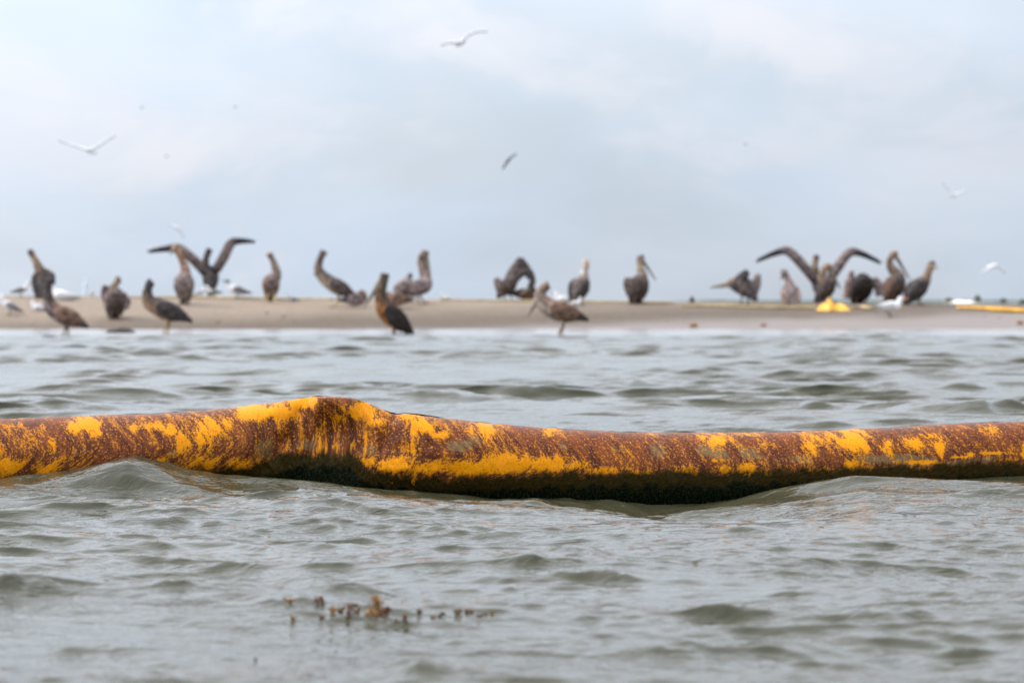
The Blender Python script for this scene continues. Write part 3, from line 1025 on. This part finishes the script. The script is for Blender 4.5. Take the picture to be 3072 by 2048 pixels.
WADE = "brown pelicans wading along the waterline"
pelican("dark pelican standing on the crest at the far left with its buff neck craned up", (128, 893), (130, 850), 85, 42, [(123, 818), (112, 796), (100, 774)], (90, 757), (84, 762), back=DARK, belly=BROWN, wing=DARK, throat=(0.22, .15, .09), crown=DARK, bill_depth=.28, scale=1.35)
pelican("rufous backed pelican wading with its bill tucked down along its upright dark neck", (192, 1004), (198, 950), 178, 27, [(153, 920), (146, 895), (143, 866)], (149, 838), (141, 932), back=RUFOUS, belly=PINK, wing=RUFOUS, throat=DARK, crown=DARK, water=True, scale=.98, group=WADE)
pelican("hunched dark pelican preening on the sand, its wing shoulder raised beside a short brown neck", (345, 957), (345, 910), 285, 50, [(347, 884), (340, 868), (348, 852)], (358, 838), (330, 884), back=DARK, belly=BROWN, wing=GREY, throat=BUFF, crown=BROWN,
        extra=[([(322, 905), (314, 878), (319, 856)], [12, 12, 9], BROWN), ([(375, 925), (385, 905), (372, 880)], [9, 9, 7], GREY)], scale=1.25)
pelican("dark pelican with a yellowish breast wading near the driftwood, facing left with a straight neck", (492, 1001), (503, 934), 180, 24, [(450, 906), (442, 884), (445, 862)], (452, 848), (434, 922), back=DARK, belly=(0.33, .20, .10), wing=DARK, throat=DARK, crown=DARK, water=True, leg_col=(.36, .24, .12), group=WADE, scale=1.08)
pelican("grey pelican with a curved orange buff neck in front of the V winged bird", (552, 909), (552, 860), 268, 62, [(557, 822), (553, 796), (541, 768)], (528, 744), (516, 764), back=PINK, belly=PINK, wing=GREY, throat=(0.30, .17, .10), crown=(0.33, .19, .12), bill_depth=-.22, dd=-.3, scale=1.15)
pelican("pelican near the black hooded gull holding both long wings spread up in a wide V", (635, 890), (632, 838), 95, 55, [(616, 803), (617, 776)], (627, 747), (609, 792), back=DARK, belly=BROWN, wing=BROWN, throat=DARK, crown=DARK,
        spread=[([(618, 820), (582, 780), (537, 745), (500, 746), (452, 753)], [13, 14, 13, 9, 5]), ([(648, 810), (672, 770), (692, 731), (716, 723), (757, 724)], [13, 14, 13, 9, 5])], scale=1.15)
pelican("grey brown pelican right of the black hooded gull, bill resting down on its front", (812, 905), (813, 858), 285, 62, [(830, 824), (826, 800), (818, 778)], (808, 760), (845, 838), back=GREY, belly=GREY, wing=RUFOUS, throat=(0.19, .13, .10), crown=(.28, .19, .13), leg_col=(.5, .4, .15))
pelican("dark backed pelican with pale underside and S shaped neck, walking left on the crest", (1008, 921), (1015, 862), 180, 30, [(969, 830), (955, 806), (961, 776)], (973, 753), (942, 826), back=DARK, belly=(.40, .30, .21), wing=BROWN, throat=(.10, .07, .06), crown=(.25, .16, .11), leg_col=(.46, .36, .2), scale=1.08)
pelican("pinkish grey pelican lying asleep on the sand behind the tail of the pale bellied walker", (1067, 922), (1064, 899), 10, 4, [(1092, 886)], (1084, 878), (1050, 886), back=PINK, belly=PINK, wing=GREY, throat=RUFOUS, crown=BROWN, legs=False, scale=.82)
pelican("oiled pelican with an orange brown breast and a long bill, standing at the water's edge", (1182, 1001), (1181, 952), 186, 44, [(1148, 908), (1142, 882), (1150, 850)], (1154, 825), (1093, 921), back=OILDARK, belly=OILY, wing=OILDARK, throat=(.075, .055, .035), crown=(.10, .07, .045), water=True, scale=1.15, group=WADE)
pelican("rufous pelican resting flat on the sand behind the oiled pelican", (1190, 925), (1188, 900), 178, 2, [(1158, 890)], (1166, 884), (1195, 888), back=RUFOUS, belly=PALE, wing=RUFOUS, throat=RUFOUS, legs=False, scale=.9)
pelican("grey pelican beside a white gull, its round head drawn in and bill hanging straight down", (1268, 911), (1255, 864), 335, 22, [(1276, 832), (1268, 802), (1262, 778)], (1276, 759), (1293, 842), back=GREY, belly=PINK, wing=GREY, throat=(.22, .155, .12), crown=(.20, .14, .10), head_k=1.25,
        extra=[([(1232, 845), (1202, 858), (1184, 878)], [17, 18, 10], PINK), ([(1220, 850), (1228, 832), (1234, 820)], [10, 9, 6], BROWN)], scale=1.1)
pelican("preening pelican with one wing lifted to a peak and its neck looped down", (1528, 902), (1518, 862), 300, 34, [(1552, 826), (1582, 812), (1598, 838)], (1592, 858), (1560, 886), back=DARK, belly=BROWN, wing=BROWN, throat=DARK, crown=BROWN,
        extra=[([(1520, 872), (1542, 820), (1561, 773)], [24, 21, 7], BROWN), ([(1503, 885), (1493, 850), (1490, 832)], [11, 12, 8], GREY), ([(1561, 775), (1578, 804), (1594, 834)], [8, 13, 13], DARK)])
pelican("brown pelican sitting low on the crest beneath the looped neck of the preening one", (1580, 902), (1576, 882), 5, 2, [(1600, 872)], (1596, 868), (1565, 874), back=RUFOUS, belly=BROWN, wing=(.14, .08, .06), throat=BROWN, legs=False, scale=.86)
pelican("pale breasted, rusty backed pelican wading in the shallows, bill slanting down to the left", (1672, 1008), (1686, 936), 180, 18, [(1632, 908), (1620, 888), (1628, 868)], (1641, 857), (1581, 948), back=RUFOUS, belly=PALE, wing=(.19, .11, .075), throat=(.19, .13, .10), crown=(.20, .13, .10), head_k=1.12, water=True, leg_col=(.34, .23, .17), group=WADE, scale=1.05)
pelican("slim pelican with a pale buff head on a thin white neck, turned away", (1738, 914), (1738, 866), 55, 52, [(1752, 834), (1755, 812)], (1759, 787), (1762, 812), back=BROWN, belly=GREY, wing=DARK, throat=(.48, .40, .34), crown=(.40, .29, .22), head_k=1.2, bill_depth=.2, scale=1.15)
pelican("dark pelican standing alone mid crest with its pale bill slanting down to the right", (1915, 912), (1914, 866), 292, 58, [(1927, 830), (1920, 802)], (1921, 771), (1967, 841), back=DARK, belly=BROWN, wing=BROWN, throat=(.33, .26, .18), crown=DARK, extra=[([(1890, 885), (1881, 855), (1882, 832)], [11, 12, 9], (.13, .095, .085))], scale=1.22)
pelican("bent over pelican with both wings humped up, its thin bill pointing level left", (2235, 913), (2232, 862), 130, 38, [(2205, 842)], (2187, 852), (2131, 862), back=DARK, belly=BROWN, wing=BROWN, throat=BUFF, crown=BUFF, scale=1.12,
        extra=[([(2200, 872), (2225, 836), (2243, 812)], [20, 19, 8], DARK), ([(2255, 892), (2268, 852), (2274, 821)], [14, 15, 8], GREY)])
pelican("small pinkish pelican standing low between the humped one and the second bird with spread wings", (2372, 916), (2372, 890), 100, 62, [(2373, 862), (2365, 840)], (2353, 816), (2347, 836), back=PINK, belly=PINK, wing=(.26, .18, .15), throat=(.20, .14, .12), crown=GREY, scale=1.12, bill_depth=.15)
pelican("pelican above the heap of yellow boom with both wings raised in a broad arch", (2452, 908), (2460, 858), 92, 50, [(2447, 818), (2446, 792)], (2451, 767), (2440, 802), back=DARK, belly=BROWN, wing=GREY, throat=(.20, .14, .09), crown=BROWN,
        spread=[([(2446, 840), (2408, 795), (2366, 754), (2332, 757), (2276, 780)], [14, 14, 13, 9, 5]), ([(2490, 838), (2514, 800), (2548, 758), (2584, 761), (2636, 785)], [13, 14, 13, 9, 5])], scale=1.12)
pelican("brown headed pelican close against the arch winged bird, bill angled over the yellow heap", (2492, 908), (2478, 868), 310, 50, [(2466, 836), (2470, 812)], (2483, 800), (2520, 866), back=DARK, belly=BROWN, wing=BROWN, throat=BUFF, crown=(.20, .12, .07), head_k=1.3, scale=1.05, dd=-.25)
pelican("dark hunched pelican behind the yellow boom heap, preening with its wings half lifted", (2582, 911), (2582, 866), 280, 44, [(2584, 838), (2600, 842)], (2600, 856), (2578, 890), back=DARK, belly=OILDARK, wing=DARK, throat=BROWN, crown=DARK,
        extra=[([(2540, 895), (2549, 845), (2556, 812)], [14, 14, 6], (.19, .13, .11)), ([(2640, 888), (2634, 855), (2617, 836)], [14, 15, 11], GREY)], scale=1.4)
pelican("brown pelican behind the white tern, long bill slanting down across its breast", (2690, 908), (2684, 862), 300, 56, [(2692, 826), (2672, 802), (2668, 780)], (2681, 761), (2728, 838), back=BROWN, belly=BROWN, wing=RUFOUS, throat=(.24, .17, .12), crown=(.16, .10, .065), scale=1.25)
pelican("dark pelican ending the row, its round brown head on a thin upright neck", (2760, 914), (2752, 868), 25, 46, [(2777, 838), (2786, 816)], (2797, 793), (2812, 806), back=DARK, belly=DARK, wing=DARK, throat=(.30, .20, .13), crown=(.13, .09, .065), head_k=1.3, bill_depth=-.18, scale=1.2)

WHITE, LGREY, MGREY, BLACK = (.80, .78, .76), (.45, .45, .47), (.20, .19, .19), (.03, .03, .035)


def gull(label, foot, head_deg, size=1.0, mantle=LGREY, hood=WHITE, bill_mat=M_BILL_DARK, legs=True, sit=False, cat="gull", group="gulls and terns on the sand", dd=0.0, body_c=WHITE, name="gull", pitch=10):
    d = on_sand(*foot) + dd
    G = pxw(foot[0], foot[1], d)
    gz = float(terrain(G.x, d))
    G.z = gz
    root = bpy.data.objects.new(name, None)
    root.location = G
    COL.objects.link(root)
    tag(root, label, cat, group)
    hv = Vector((math.cos(R(head_deg)), math.sin(R(head_deg)), 0))
    lat = Vector((0, 0, 1)).cross(hv)
    A = hv * math.cos(R(pitch)) + Vector((0, 0, math.sin(R(pitch))))
    s = size * 0.42
    c = Vector((0, 0, (0.15 if sit else 0.33) * s))
    sh = Shell()
    st = [(-.50, .03, .015), (-.38, .08, .055), (-.2, .14, .13), (0, .175, .178), (.16, .155, .165), (.27, .105, .12)]
    pts = [c + A * (a * s) for a, *_ in st] + [c + A * (.34 * s) + Vector((0, 0, .13 * s)), c + A * (.37 * s) + Vector((0, 0, .22 * s)), c + A * (.45 * s) + Vector((0, 0, .22 * s))]
    sh.loft(pts, [q[1] * s for q in st] + [.09 * s, .09 * s, .04 * s], [q[2] * s for q in st] + [.09 * s, .095 * s, .04 * s],
            [BLACK, mantle, mantle, mantle, body_c, body_c, body_c, hood, hood], side=lat, ring=12, sub=3, lower=[body_c] * 7 + [hood, hood])
    for sg in (-1, 1):
        q = [c + A * (a * s) + lat * (sg * b * s) + Vector((0, 0, .03 * s)) for a, b in ((.16, .135), (0, .165), (-.2, .14), (-.42, .07), (-.60, .02))]
        sh.loft(q, [.03 * s, .035 * s, .03 * s, .022 * s, .012 * s], [.06 * s, .1 * s, .085 * s, .045 * s, .016 * s], [mantle, mantle, mantle, tuple(.5 * k for k in mantle), BLACK], side=lat, ring=10, sub=2)
        if legs and not sit:
            hip = c + lat * (sg * .06 * s) - Vector((0, 0, .1 * s))
            fx = lat * (sg * .06 * s)
            fx.z = float(terrain(G.x + fx.x, d + fx.y)) - gz
            sh.loft([hip, hip.lerp(fx, .5), fx], [.02 * s, .016 * s, .016 * s], [.02 * s, .016 * s, .016 * s], [body_c, BLACK, BLACK], side=lat, ring=8, sub=2)
            sh.loft([fx + Vector((0, 0, .012 * s)), fx + hv * .1 * s + Vector((0, 0, .012 * s))], [.016 * s, .035 * s], [.015 * s, .012 * s], [BLACK] * 2, side=lat, ring=8)
    PENDING.append((sh, "body", M_GULL, root, 0.0056 * size))
    hp = pts[7]
    b = Shell()
    b.loft([hp + A * .05 * s, hp + A * .15 * s, hp + A * .25 * s - Vector((0, 0, .02 * s))], [.026 * s, .018 * s, .006 * s], [.03 * s, .022 * s, .006 * s], [(1, 1, 1)] * 3, side=lat, ring=8, sub=2)
    mesh_obj("bill", b.v, b.f, bill_mat, root)
    return root


gull("white gull with a dark wing on the crest beside the neck craning pelican", (62, 889), 20, .95, mantle=MGREY, pitch=16)
gull("plump white gull sitting on the crest above the rufous wading pelican's back", (188, 901), 172, 1.5, mantle=(.62, .61, .60), sit=True)
gull("white gull with a grey wing standing lower on the sand at the very left edge", (30, 945), 195, 1.2, mantle=MGREY, pitch=25)
gull("pale lilac grey gull sitting on the sand behind the rufous wader's neck", (118, 932), 180, .9, mantle=(.50, .49, .53), sit=True)
gull("tiny pale tern standing on the crest beside the far grey post", (276, 890), 260, .55, mantle=LGREY)
gull("white gull standing at the left foot of the bird with V wings", (600, 889), 10, .75, mantle=LGREY, pitch=25)
gull("grey backed white gull standing at the right foot of the bird with V wings", (640, 889), 200, .85, mantle=MGREY)
gull("black hooded gull with a white breast and dark grey back, facing left on the crest", (712, 897), 180, 1.28, mantle=(.15, .14, .15), hood=BLACK, pitch=14)
gull("small drab grey bird crouching on the sand right of the bill resting pelican", (880, 903), 200, .6, mantle=MGREY, sit=True, body_c=LGREY)
gull("bright white gull showing its breast against the grey pelican with the hanging bill", (1226, 893), 240, 1.1, mantle=LGREY, pitch=50, dd=-.6)
gull("small cream gull resting on the crest right of the grey pelican's feet", (1338, 902), 190, .7, mantle=(.62, .57, .46), body_c=(.68, .64, .52), sit=True)
gull("white gull sitting on the crest behind the pale breasted wader's back", (1690, 908), 170, 1.0, mantle=(.60, .58, .55), sit=True)
gull("off white gull on the sand in front of the slim pelican's feet", (1722, 920), 20, .85, mantle=(.52, .50, .46), sit=True)
gull("white tern with a bright orange bill walking right over the sand below the pelicans", (2668, 949), 5, 1.4, mantle=(.62, .61, .60), bill_mat=M_BILL_ORANGE, cat="tern", name="tern", pitch=4)


def flyer(label, d, body, nose, wl, wr, thick=4.0, dark=False, body_r=8.0, bill=True):
    o = pxw(body[0], body[1], d)
    root = bpy.data.objects.new("flying_gull", None)
    root.location = o
    COL.objects.link(root)
    tag(root, label, "gull", "gulls flying over the spit")

    def w(p, dy=0.0):
        q = pxw(p[0], p[1], d) - o
        q.y += dy
        return q
    k = d / FPX
    sh = Shell()
    n = w(nose, -.05)
    t = -n * 1.4 + Vector((0, .1, 0))
    bc, wc, tc_ = ((.22, .21, .21), (.20, .20, .21), (.12, .12, .13)) if dark else ((.76, .75, .74), (.70, .71, .73), (.40, .40, .43))
    sh.loft([t, t * .55, Vector((0, 0, 0)), n * .7, n * 1.1], [body_r * k * q for q in (.2, .5, .85, .7, .35)], [body_r * k * q for q in (.12, .5, .85, .7, .35)], [wc, bc, bc, bc, bc], side=(0, 1, 0), ring=12, sub=3)
    for pl in (wl, wr):
        q = [Vector((0, 0.0, body_r * k * .3))] + [w(p, .03) for p in pl]
        m = len(q)
        sh.loft(q, list(np.linspace(.095, .030, m)), list(np.linspace(thick * 1.0 * k, thick * .45 * k, m)), [bc] + [wc] * (m - 2) + [tc_], side=(0, 1, 0), ring=10, sub=3)
    PENDING.append((sh, "body", M_GULL, root, 0.0075 * d / 47))
    if bill:
        b = Shell()
        b.loft([n * 1.0, n * 1.25, n * 1.5], [.012, .009, .003], [.012, .009, .003], [(1, 1, 1)] * 3, side=(0, 1, 0), ring=8, sub=2)
        mesh_obj("bill", b.v, b.f, M_BILL_DARK, root)
    return root


flyer("white gull flying high above the middle of the spit with one wing raised far out", 46, (1380, 132), (1392, 128), [(1360, 128), (1340, 130), (1322, 138)], [(1398, 112), (1422, 98), (1462, 95)], 4.5)
flyer("white gull gliding at the upper left with long grey wings in a shallow V", 46, (268, 454), (284, 460), [(238, 442), (212, 434), (174, 422)], [(292, 440), (318, 422), (346, 408)], 4.5)
flyer("dark grey gull banking steeply over the middle of the crest", 60, (1524, 482), (1518, 492), [(1516, 492), (1512, 500), (1507, 508)], [(1531, 474), (1538, 468), (1550, 462)], 5.5, dark=True, body_r=7)
flyer("pale gull flying low over the right end of the spit with drooped wings", 75, (2980, 797), (2992, 795), [(2968, 803), (2956, 812), (2938, 826)], [(2998, 802), (3006, 810), (3018, 818)], 4.0, body_r=6)
flyer("faint grey gull flying right of the arch winged pelican, high over the row's end", 85, (2860, 588), (2852, 592), [(2848, 572), (2838, 560), (2826, 548)], [(2876, 580), (2890, 574), (2906, 568)], 3.0, body_r=5)
flyer("faint white gull just above the craned wing tip of the bird with V wings", 85, (532, 685), (524, 681), [(520, 679), (512, 677), (504, 677)], [(542, 694), (548, 704), (551, 716)], 3.5, body_r=5)
for lab, p, d in (("dark speck of a far bird above the gliding gull's right wing", (426, 324), 260), ("faint far bird in the open sky left of centre, level with the dark speck", (706, 323), 230), ("tiny far bird below the dark speck", (500, 470), 330), ("tiny far bird in the right half of the open sky", (2237, 434), 330)):
    flyer(lab, d, p, (p[0] + 4, p[1]), [(p[0] - 4, p[1] - 2), (p[0] - 7, p[1] - 1)], [(p[0] + 4, p[1] - 3), (p[0] + 7, p[1] - 2)], 1.4, dark=True, body_r=2.2, bill=False)

finish_bodies()


# ------------------------------------------------------------------ yellow boom on the sand
def sand_tube(label, pts, r, mat, name="beached_boom", flat=0.75, group="yellow booms washed up on the sand"):
    q = []
    for px, py in pts:
        d = on_sand(px, py)
        p = pxw(px, py, d)
        p.z = float(terrain(p.x, d)) + r * flat * 0.8
        q.append(p)
    o = q[0].copy()
    sh = Shell()
    n = len(q)
    rr = [r * (0.85 + 0.3 * random.random()) * min(1.0, 0.45 + 0.3 * i) for i in range(n)]
    sh.loft([p - o for p in q], rr, [k * flat for k in rr], [(1, 1, 1)] * n, side=(0, 1, 0), ring=12, sub=5)
    m = mesh_obj(name, sh.v, sh.f, mat)
    m.location = o
    tag(m, label, "oil boom", group)
    return m


sand_tube("sandy yellow boom lying along the crest behind the black hooded gull", [(385, 893), (450, 894), (540, 894), (620, 895), (700, 897), (800, 898), (900, 899), (1000, 900)], .035, M_YELLOW_DULL)
sand_tube("sandy yellow boom lying along the middle of the crest under the standing pelicans", [(1320, 902), (1450, 903), (1600, 905), (1750, 907), (1900, 909), (2020, 910)], .032, M_YELLOW_DULL)
sand_tube("faded yellow boom running along the sand to the left of the yellow heap", [(2040, 921), (2120, 921), (2200, 922), (2300, 926), (2380, 926), (2450, 926)], .040, M_YELLOW_DULL)
sand_tube("yellow boom slanting down the sand at the right edge, clear of all the birds", [(2870, 927), (2930, 929), (3000, 934), (3072, 938), (3160, 944), (3300, 950)], .062, M_YELLOW)
sand_tube("short sandy yellow boom tail trailing from the heap towards the white tern", [(2556, 926), (2580, 925), (2600, 928), (2622, 930)], .05, M_YELLOW_DULL)


def boom_heap():
    d = on_sand(2500, 930)
    o = pxw(2500, 930, d)
    o.z = float(terrain(o.x, d))
    k = d / FPX
    n1, n2 = 60, 26
    U, V = np.meshgrid(np.linspace(-1, 1, n1), np.linspace(-1, 1, n2))
    X = U * 52 * k
    ridge = np.interp(U, [-1, -.7, -.35, -.22, -.1, .15, .45, .75, 1], [.0, 16, 28, 36, 27, 17, 20, 11, 0]) * k
    Z = ridge * (1 - np.abs(V) ** 1.6) * (0.45 + 1.1 * fbm(U * 9, V * 5, 4, 4)) - 0.01
    Y = V * 0.22 + 0.05 * np.sin(U * 7)
    m = grid_mesh("boom_heap", np.stack([X, Y, Z], -1), M_YELLOW)
    m.location = o
    tag(m, "crumpled bright yellow heap of boom cloth under the arch winged pelican", "oil boom", "yellow booms washed up on the sand")


boom_heap()


# ------------------------------------------------------------------ small things on the sand and the water
def lump(name, label, cat, p, size, mat, seed, group=None):
    n1, n2 = 18, 12
    U, V = np.meshgrid(np.linspace(0, 2 * math.pi, n1), np.linspace(0.02, math.pi - .02, n2))
    r = 0.75 + 0.5 * fbm(np.cos(U) * 2 + 5, np.sin(U) * 2 + V * 2, 3, seed)
    P = np.stack([size[0] * r * np.sin(V) * np.cos(U), size[1] * r * np.sin(V) * np.sin(U), size[2] * r * np.cos(V) + size[2] * .5], -1)
    o = grid_mesh(name, P, mat)
    o.location = p
    tag(o, label, cat, group)
    return o


def sand_pt(px, py):
    d = on_sand(px, py)
    p = pxw(px, py, d)
    p.z = float(terrain(p.x, d))
    return p


def driftwood():
    d = 0.5 * FPX / (998 - HORIZON)
    o = pxw(362, 998, d)
    k = d / FPX
    root = bpy.data.objects.new("driftwood", None)
    root.location = (o.x, o.y, 0)
    COL.objects.link(root)
    tag(root, "dark waterlogged log lying flat in the shallows below the hunched pelican", "driftwood")
    sh = Shell()
    sh.loft([Vector((-42 * k, 0, .01)), Vector((-25 * k, .03, .025)), Vector((0, .0, .03)), Vector((22 * k, .02, .028)), Vector((42 * k, -.02, .01))], [.03, .06, .07, .06, .03], [.02, .055, .065, .05, .018], [(1, 1, 1)] * 5, side=(0, 1, 0), ring=12, sub=5)
    mesh_obj("trunk", sh.v, sh.f, M_WOOD, root)
    b = Shell()
    b.loft([Vector((10 * k, 0, .03)), Vector((16 * k, .02, .07)), Vector((19 * k, .03, .085))], [.014, .011, .006], [.014, .011, .006], [(1, 1, 1)] * 3, ring=8, sub=3)
    mesh_obj("branch_stub", b.v, b.f, M_WOOD, root)


driftwood()
lump("debris_clump", "larger reddish brown clump on the wet sand in the gap between pelicans", "debris", sand_pt(2080, 979), (.075, .06, .045), M_RUST, 1, "brown clumps at the waterline")
lump("debris_clump", "small rusty clump on the wet sand below the bent over pelican's far side", "debris", sand_pt(2290, 977), (.055, .05, .032), M_RUST, 2, "brown clumps at the waterline")
lump("debris_clump", "dark stub on the crest left of the bent over pelican", "debris", sand_pt(2076, 908), (.05, .05, .085), M_WOOD, 3)
lump("debris_clump", "dark clump low on the sand at the right edge", "debris", sand_pt(3060, 972), (.06, .06, .04), M_RUST, 6)
for i in range(16):      # scattered wrack on the spit
    px, py = random.uniform(0, 900) if i < 11 else random.uniform(900, 3072), random.uniform(935, 978)
    p = sand_pt(px, py)
    s = random.uniform(.010, .026)
    lump("wrack_bit", "small dark scrap of dried wrack lying on the sand", "wrack", p, (s * 1.8, s * 1.4, s * .6), M_RUST if random.random() < .5 else M_WOOD, 20 + i, "scraps of wrack strewn on the sand")


def channel_post(label, px, ytop, d, wpx, group):
    k = d / FPX
    x = (px - 1536) * k
    zt = H_CAM - (ytop - HORIZON) * k
    root = bpy.data.objects.new("marker_post", None)
    root.location = (x, d, 0)
    COL.objects.link(root)
    tag(root, label, "post", group)
    r = wpx * k / 2
    sh = Shell()
    sh.loft([Vector((0, 0, -.5)), Vector((0, 0, zt * .5)), Vector((0, 0, zt))], [r, r, r * .92], [r, r, r * .92], [(1, 1, 1)] * 3, ring=14, sub=2)
    mesh_obj("pile", sh.v, sh.f, M_POST, root)
    c = Shell()
    c.loft([Vector((0, 0, zt)), Vector((0, 0, zt + r * .6)), Vector((0, 0, zt + r * 1.1))], [r * 1.15, r * .9, r * .1], [r * 1.15, r * .9, r * .1], [(1, 1, 1)] * 3, ring=14, sub=1)
    mesh_obj("cap", c.v, c.f, M_POST, root)


channel_post("pale grey post far out in the water behind the left end of the crest", 256, 842, 240, 11, None)


def shrub(label, px, py_base, d, wpx, hpx):
    k = d / FPX
    o = Vector(((px - 1536) * k, d, H_CAM - (py_base - HORIZON) * k))
    root = bpy.data.objects.new("shrub", None)
    root.location = o
    COL.objects.link(root)
    tag(root, label, "shrub", "low shrubs beyond the right end of the spit")
    vs, fs = [], []
    for _ in range(420):
        a, r = random.uniform(0, 2 * math.pi), math.sqrt(random.random())
        z = random.random() ** 1.2
        e = (1 - z) ** .5
        c = Vector((math.cos(a) * r * wpx * k * .5 * e, math.sin(a) * r * wpx * k * .4 * e, z * hpx * k))
        n = Vector((random.gauss(0, 1), random.gauss(0, 1), random.gauss(0, 1))).normalized()
        t = n.orthogonal().normalized() * k * random.uniform(1.5, 3.2)
        b = n.cross(t).normalized() * k * random.uniform(.7, 1.4)
        i = len(vs)
        vs += [c - t, c + b, c + t, c - b]
        fs.append((i, i + 1, i + 2, i + 3))
    mesh_obj("foliage", vs, fs, M_BUSH, root)
    sh = Shell()
    sh.loft([Vector((0, 0, -.3)), Vector((.02, 0, hpx * k * .4)), Vector((0.05, 0, hpx * k * .8))], [.03, .02, .008], [.03, .02, .008], [(1, 1, 1)] * 3, ring=8, sub=2)
    mesh_obj("stem", sh.v, sh.f, M_WOOD, root)


shrub("olive shrub standing up in the middle of the pale shell bar", 2932, 909, 97, 34, 24)
shrub("low green shrub at the left end of the pale shell bar", 2846, 907, 98, 34, 13)
shrub("low shrub at the right end of the pale shell bar", 3010, 908, 98, 28, 13)
shrub("low shrub at the right edge of the picture beyond the yellow boom", 3068, 910, 98, 30, 12)


# floating seaweed in the near water
def sprig(label, px, py, wpx, hpx, gold, stretch=1.0):
    p = on_water(px, py)
    k = p.y / FPX
    sh = Shell()
    n = max(4, int(wpx / 1.7))
    for i in range(n):
        x0 = random.uniform(-.5, .5) * wpx * k
        y0 = random.uniform(-.5, .5) * wpx * k * 1.2
        top = hpx * k * random.uniform(.5, 1.15)
        b = Vector((x0, y0, -.001))
        dx = random.choice((-1, 1)) * random.uniform(.4, 1.1) * max(wpx, hpx) * k * .7
        m = b + Vector((dx * .35, random.uniform(-.3, .3) * top, top))
        e = b + Vector((dx, random.uniform(-.6, .6) * top, top * random.uniform(.1, .75)))
        w = random.uniform(1.1, 2.4) * k
        sh.loft([b, b.lerp(m, .6), m, e], [w * .5, w, w * 1.1, w * .3], [w * .3, w * .45, w * .5, w * .2], [(1, 1, 1)] * 4, side=(1, 0, 0), ring=8, sub=3)
    o = mesh_obj("seaweed_sprig", sh.v, sh.f, M_SARG_Y if gold else M_SARG)
    o.location = p
    tag(o, label, "seaweed", "sprigs of brown seaweed afloat in the near water")


def cp(a, b):
    return 800 + a / 3.36, 1750 + b / 3.36


SPRIGS = [((242, 168), 26, 8, 1, "flat pair of olive sprigs at the upper left end of the drifting weed"), ((545, 185), 22, 20, 0, "rusty sprig standing up above the left half of the weed patch"), ((645, 295), 16, 24, 1, "golden forked sprig left of the dark middle sprigs"),
          ((560, 335), 12, 9, 0, "small brown bead of weed left of the golden fork"), ((260, 352), 17, 12, 1, "lone tan knob of weed at the lower left of the patch"), ((765, 275), 18, 18, 0, "dark brown tuft between the golden fork and the tall thin sprig"),
          ((822, 330), 11, 26, 0, "tall thin reddish sprig at the centre left of the patch"), ((868, 212), 26, 10, 0, "flat dark arc of weed above the thin reddish sprig"), ((915, 310), 18, 24, 0, "drooping purplish sprig right of the thin reddish one"),
          ((990, 308), 11, 9, 1, "small golden bead of weed just left of the big golden clump"), ((1105, 215), 22, 34, 1, "tall upright golden frond rising from the big clump"), ((1080, 315), 22, 26, 1, "bright golden base of the big clump on its left side"),
          ((1190, 315), 36, 30, 0, "largest brown gold clump of floating weed"), ((1295, 368), 12, 7, 0, "small grey brown scrap right of the largest clump"), ((1382, 362), 15, 20, 0, "dark red sprig with a raised tip right of the largest clump"),
          ((1530, 280), 14, 14, 0, "small brown sprig alone between the clump and the right hand scraps"), ((1678, 342), 15, 11, 0, "brown scrap low in the right half of the weed patch"), ((1745, 330), 9, 11, 0, "thin scrap beside the low brown one"),
          ((1800, 297), 12, 7, 0, "flat brown scrap between the thin scrap and the curled sprig"), ((1938, 300), 18, 18, 0, "curled dark sprig near the right end of the patch"), ((2025, 272), 20, 9, 0, "arched brown sprig beside the curled one at the right end"),
          ((2132, 318), 13, 9, 0, "small orange brown scrap at the right end"), ((2195, 328), 11, 10, 0, "last brown scrap at the far right of the weed patch"), ((2280, 282), 8, 6, 1, "pale yellow fleck of weed beyond the last scrap")]
for q, wpx, hpx, gold, lab in SPRIGS:
    a, b = cp(*q)
    sprig(lab, a, b, wpx, hpx, gold)
sprig("tiny rusty fleck of weed floating far below and left of the patch", 762, 1977, 9, 7, 0)
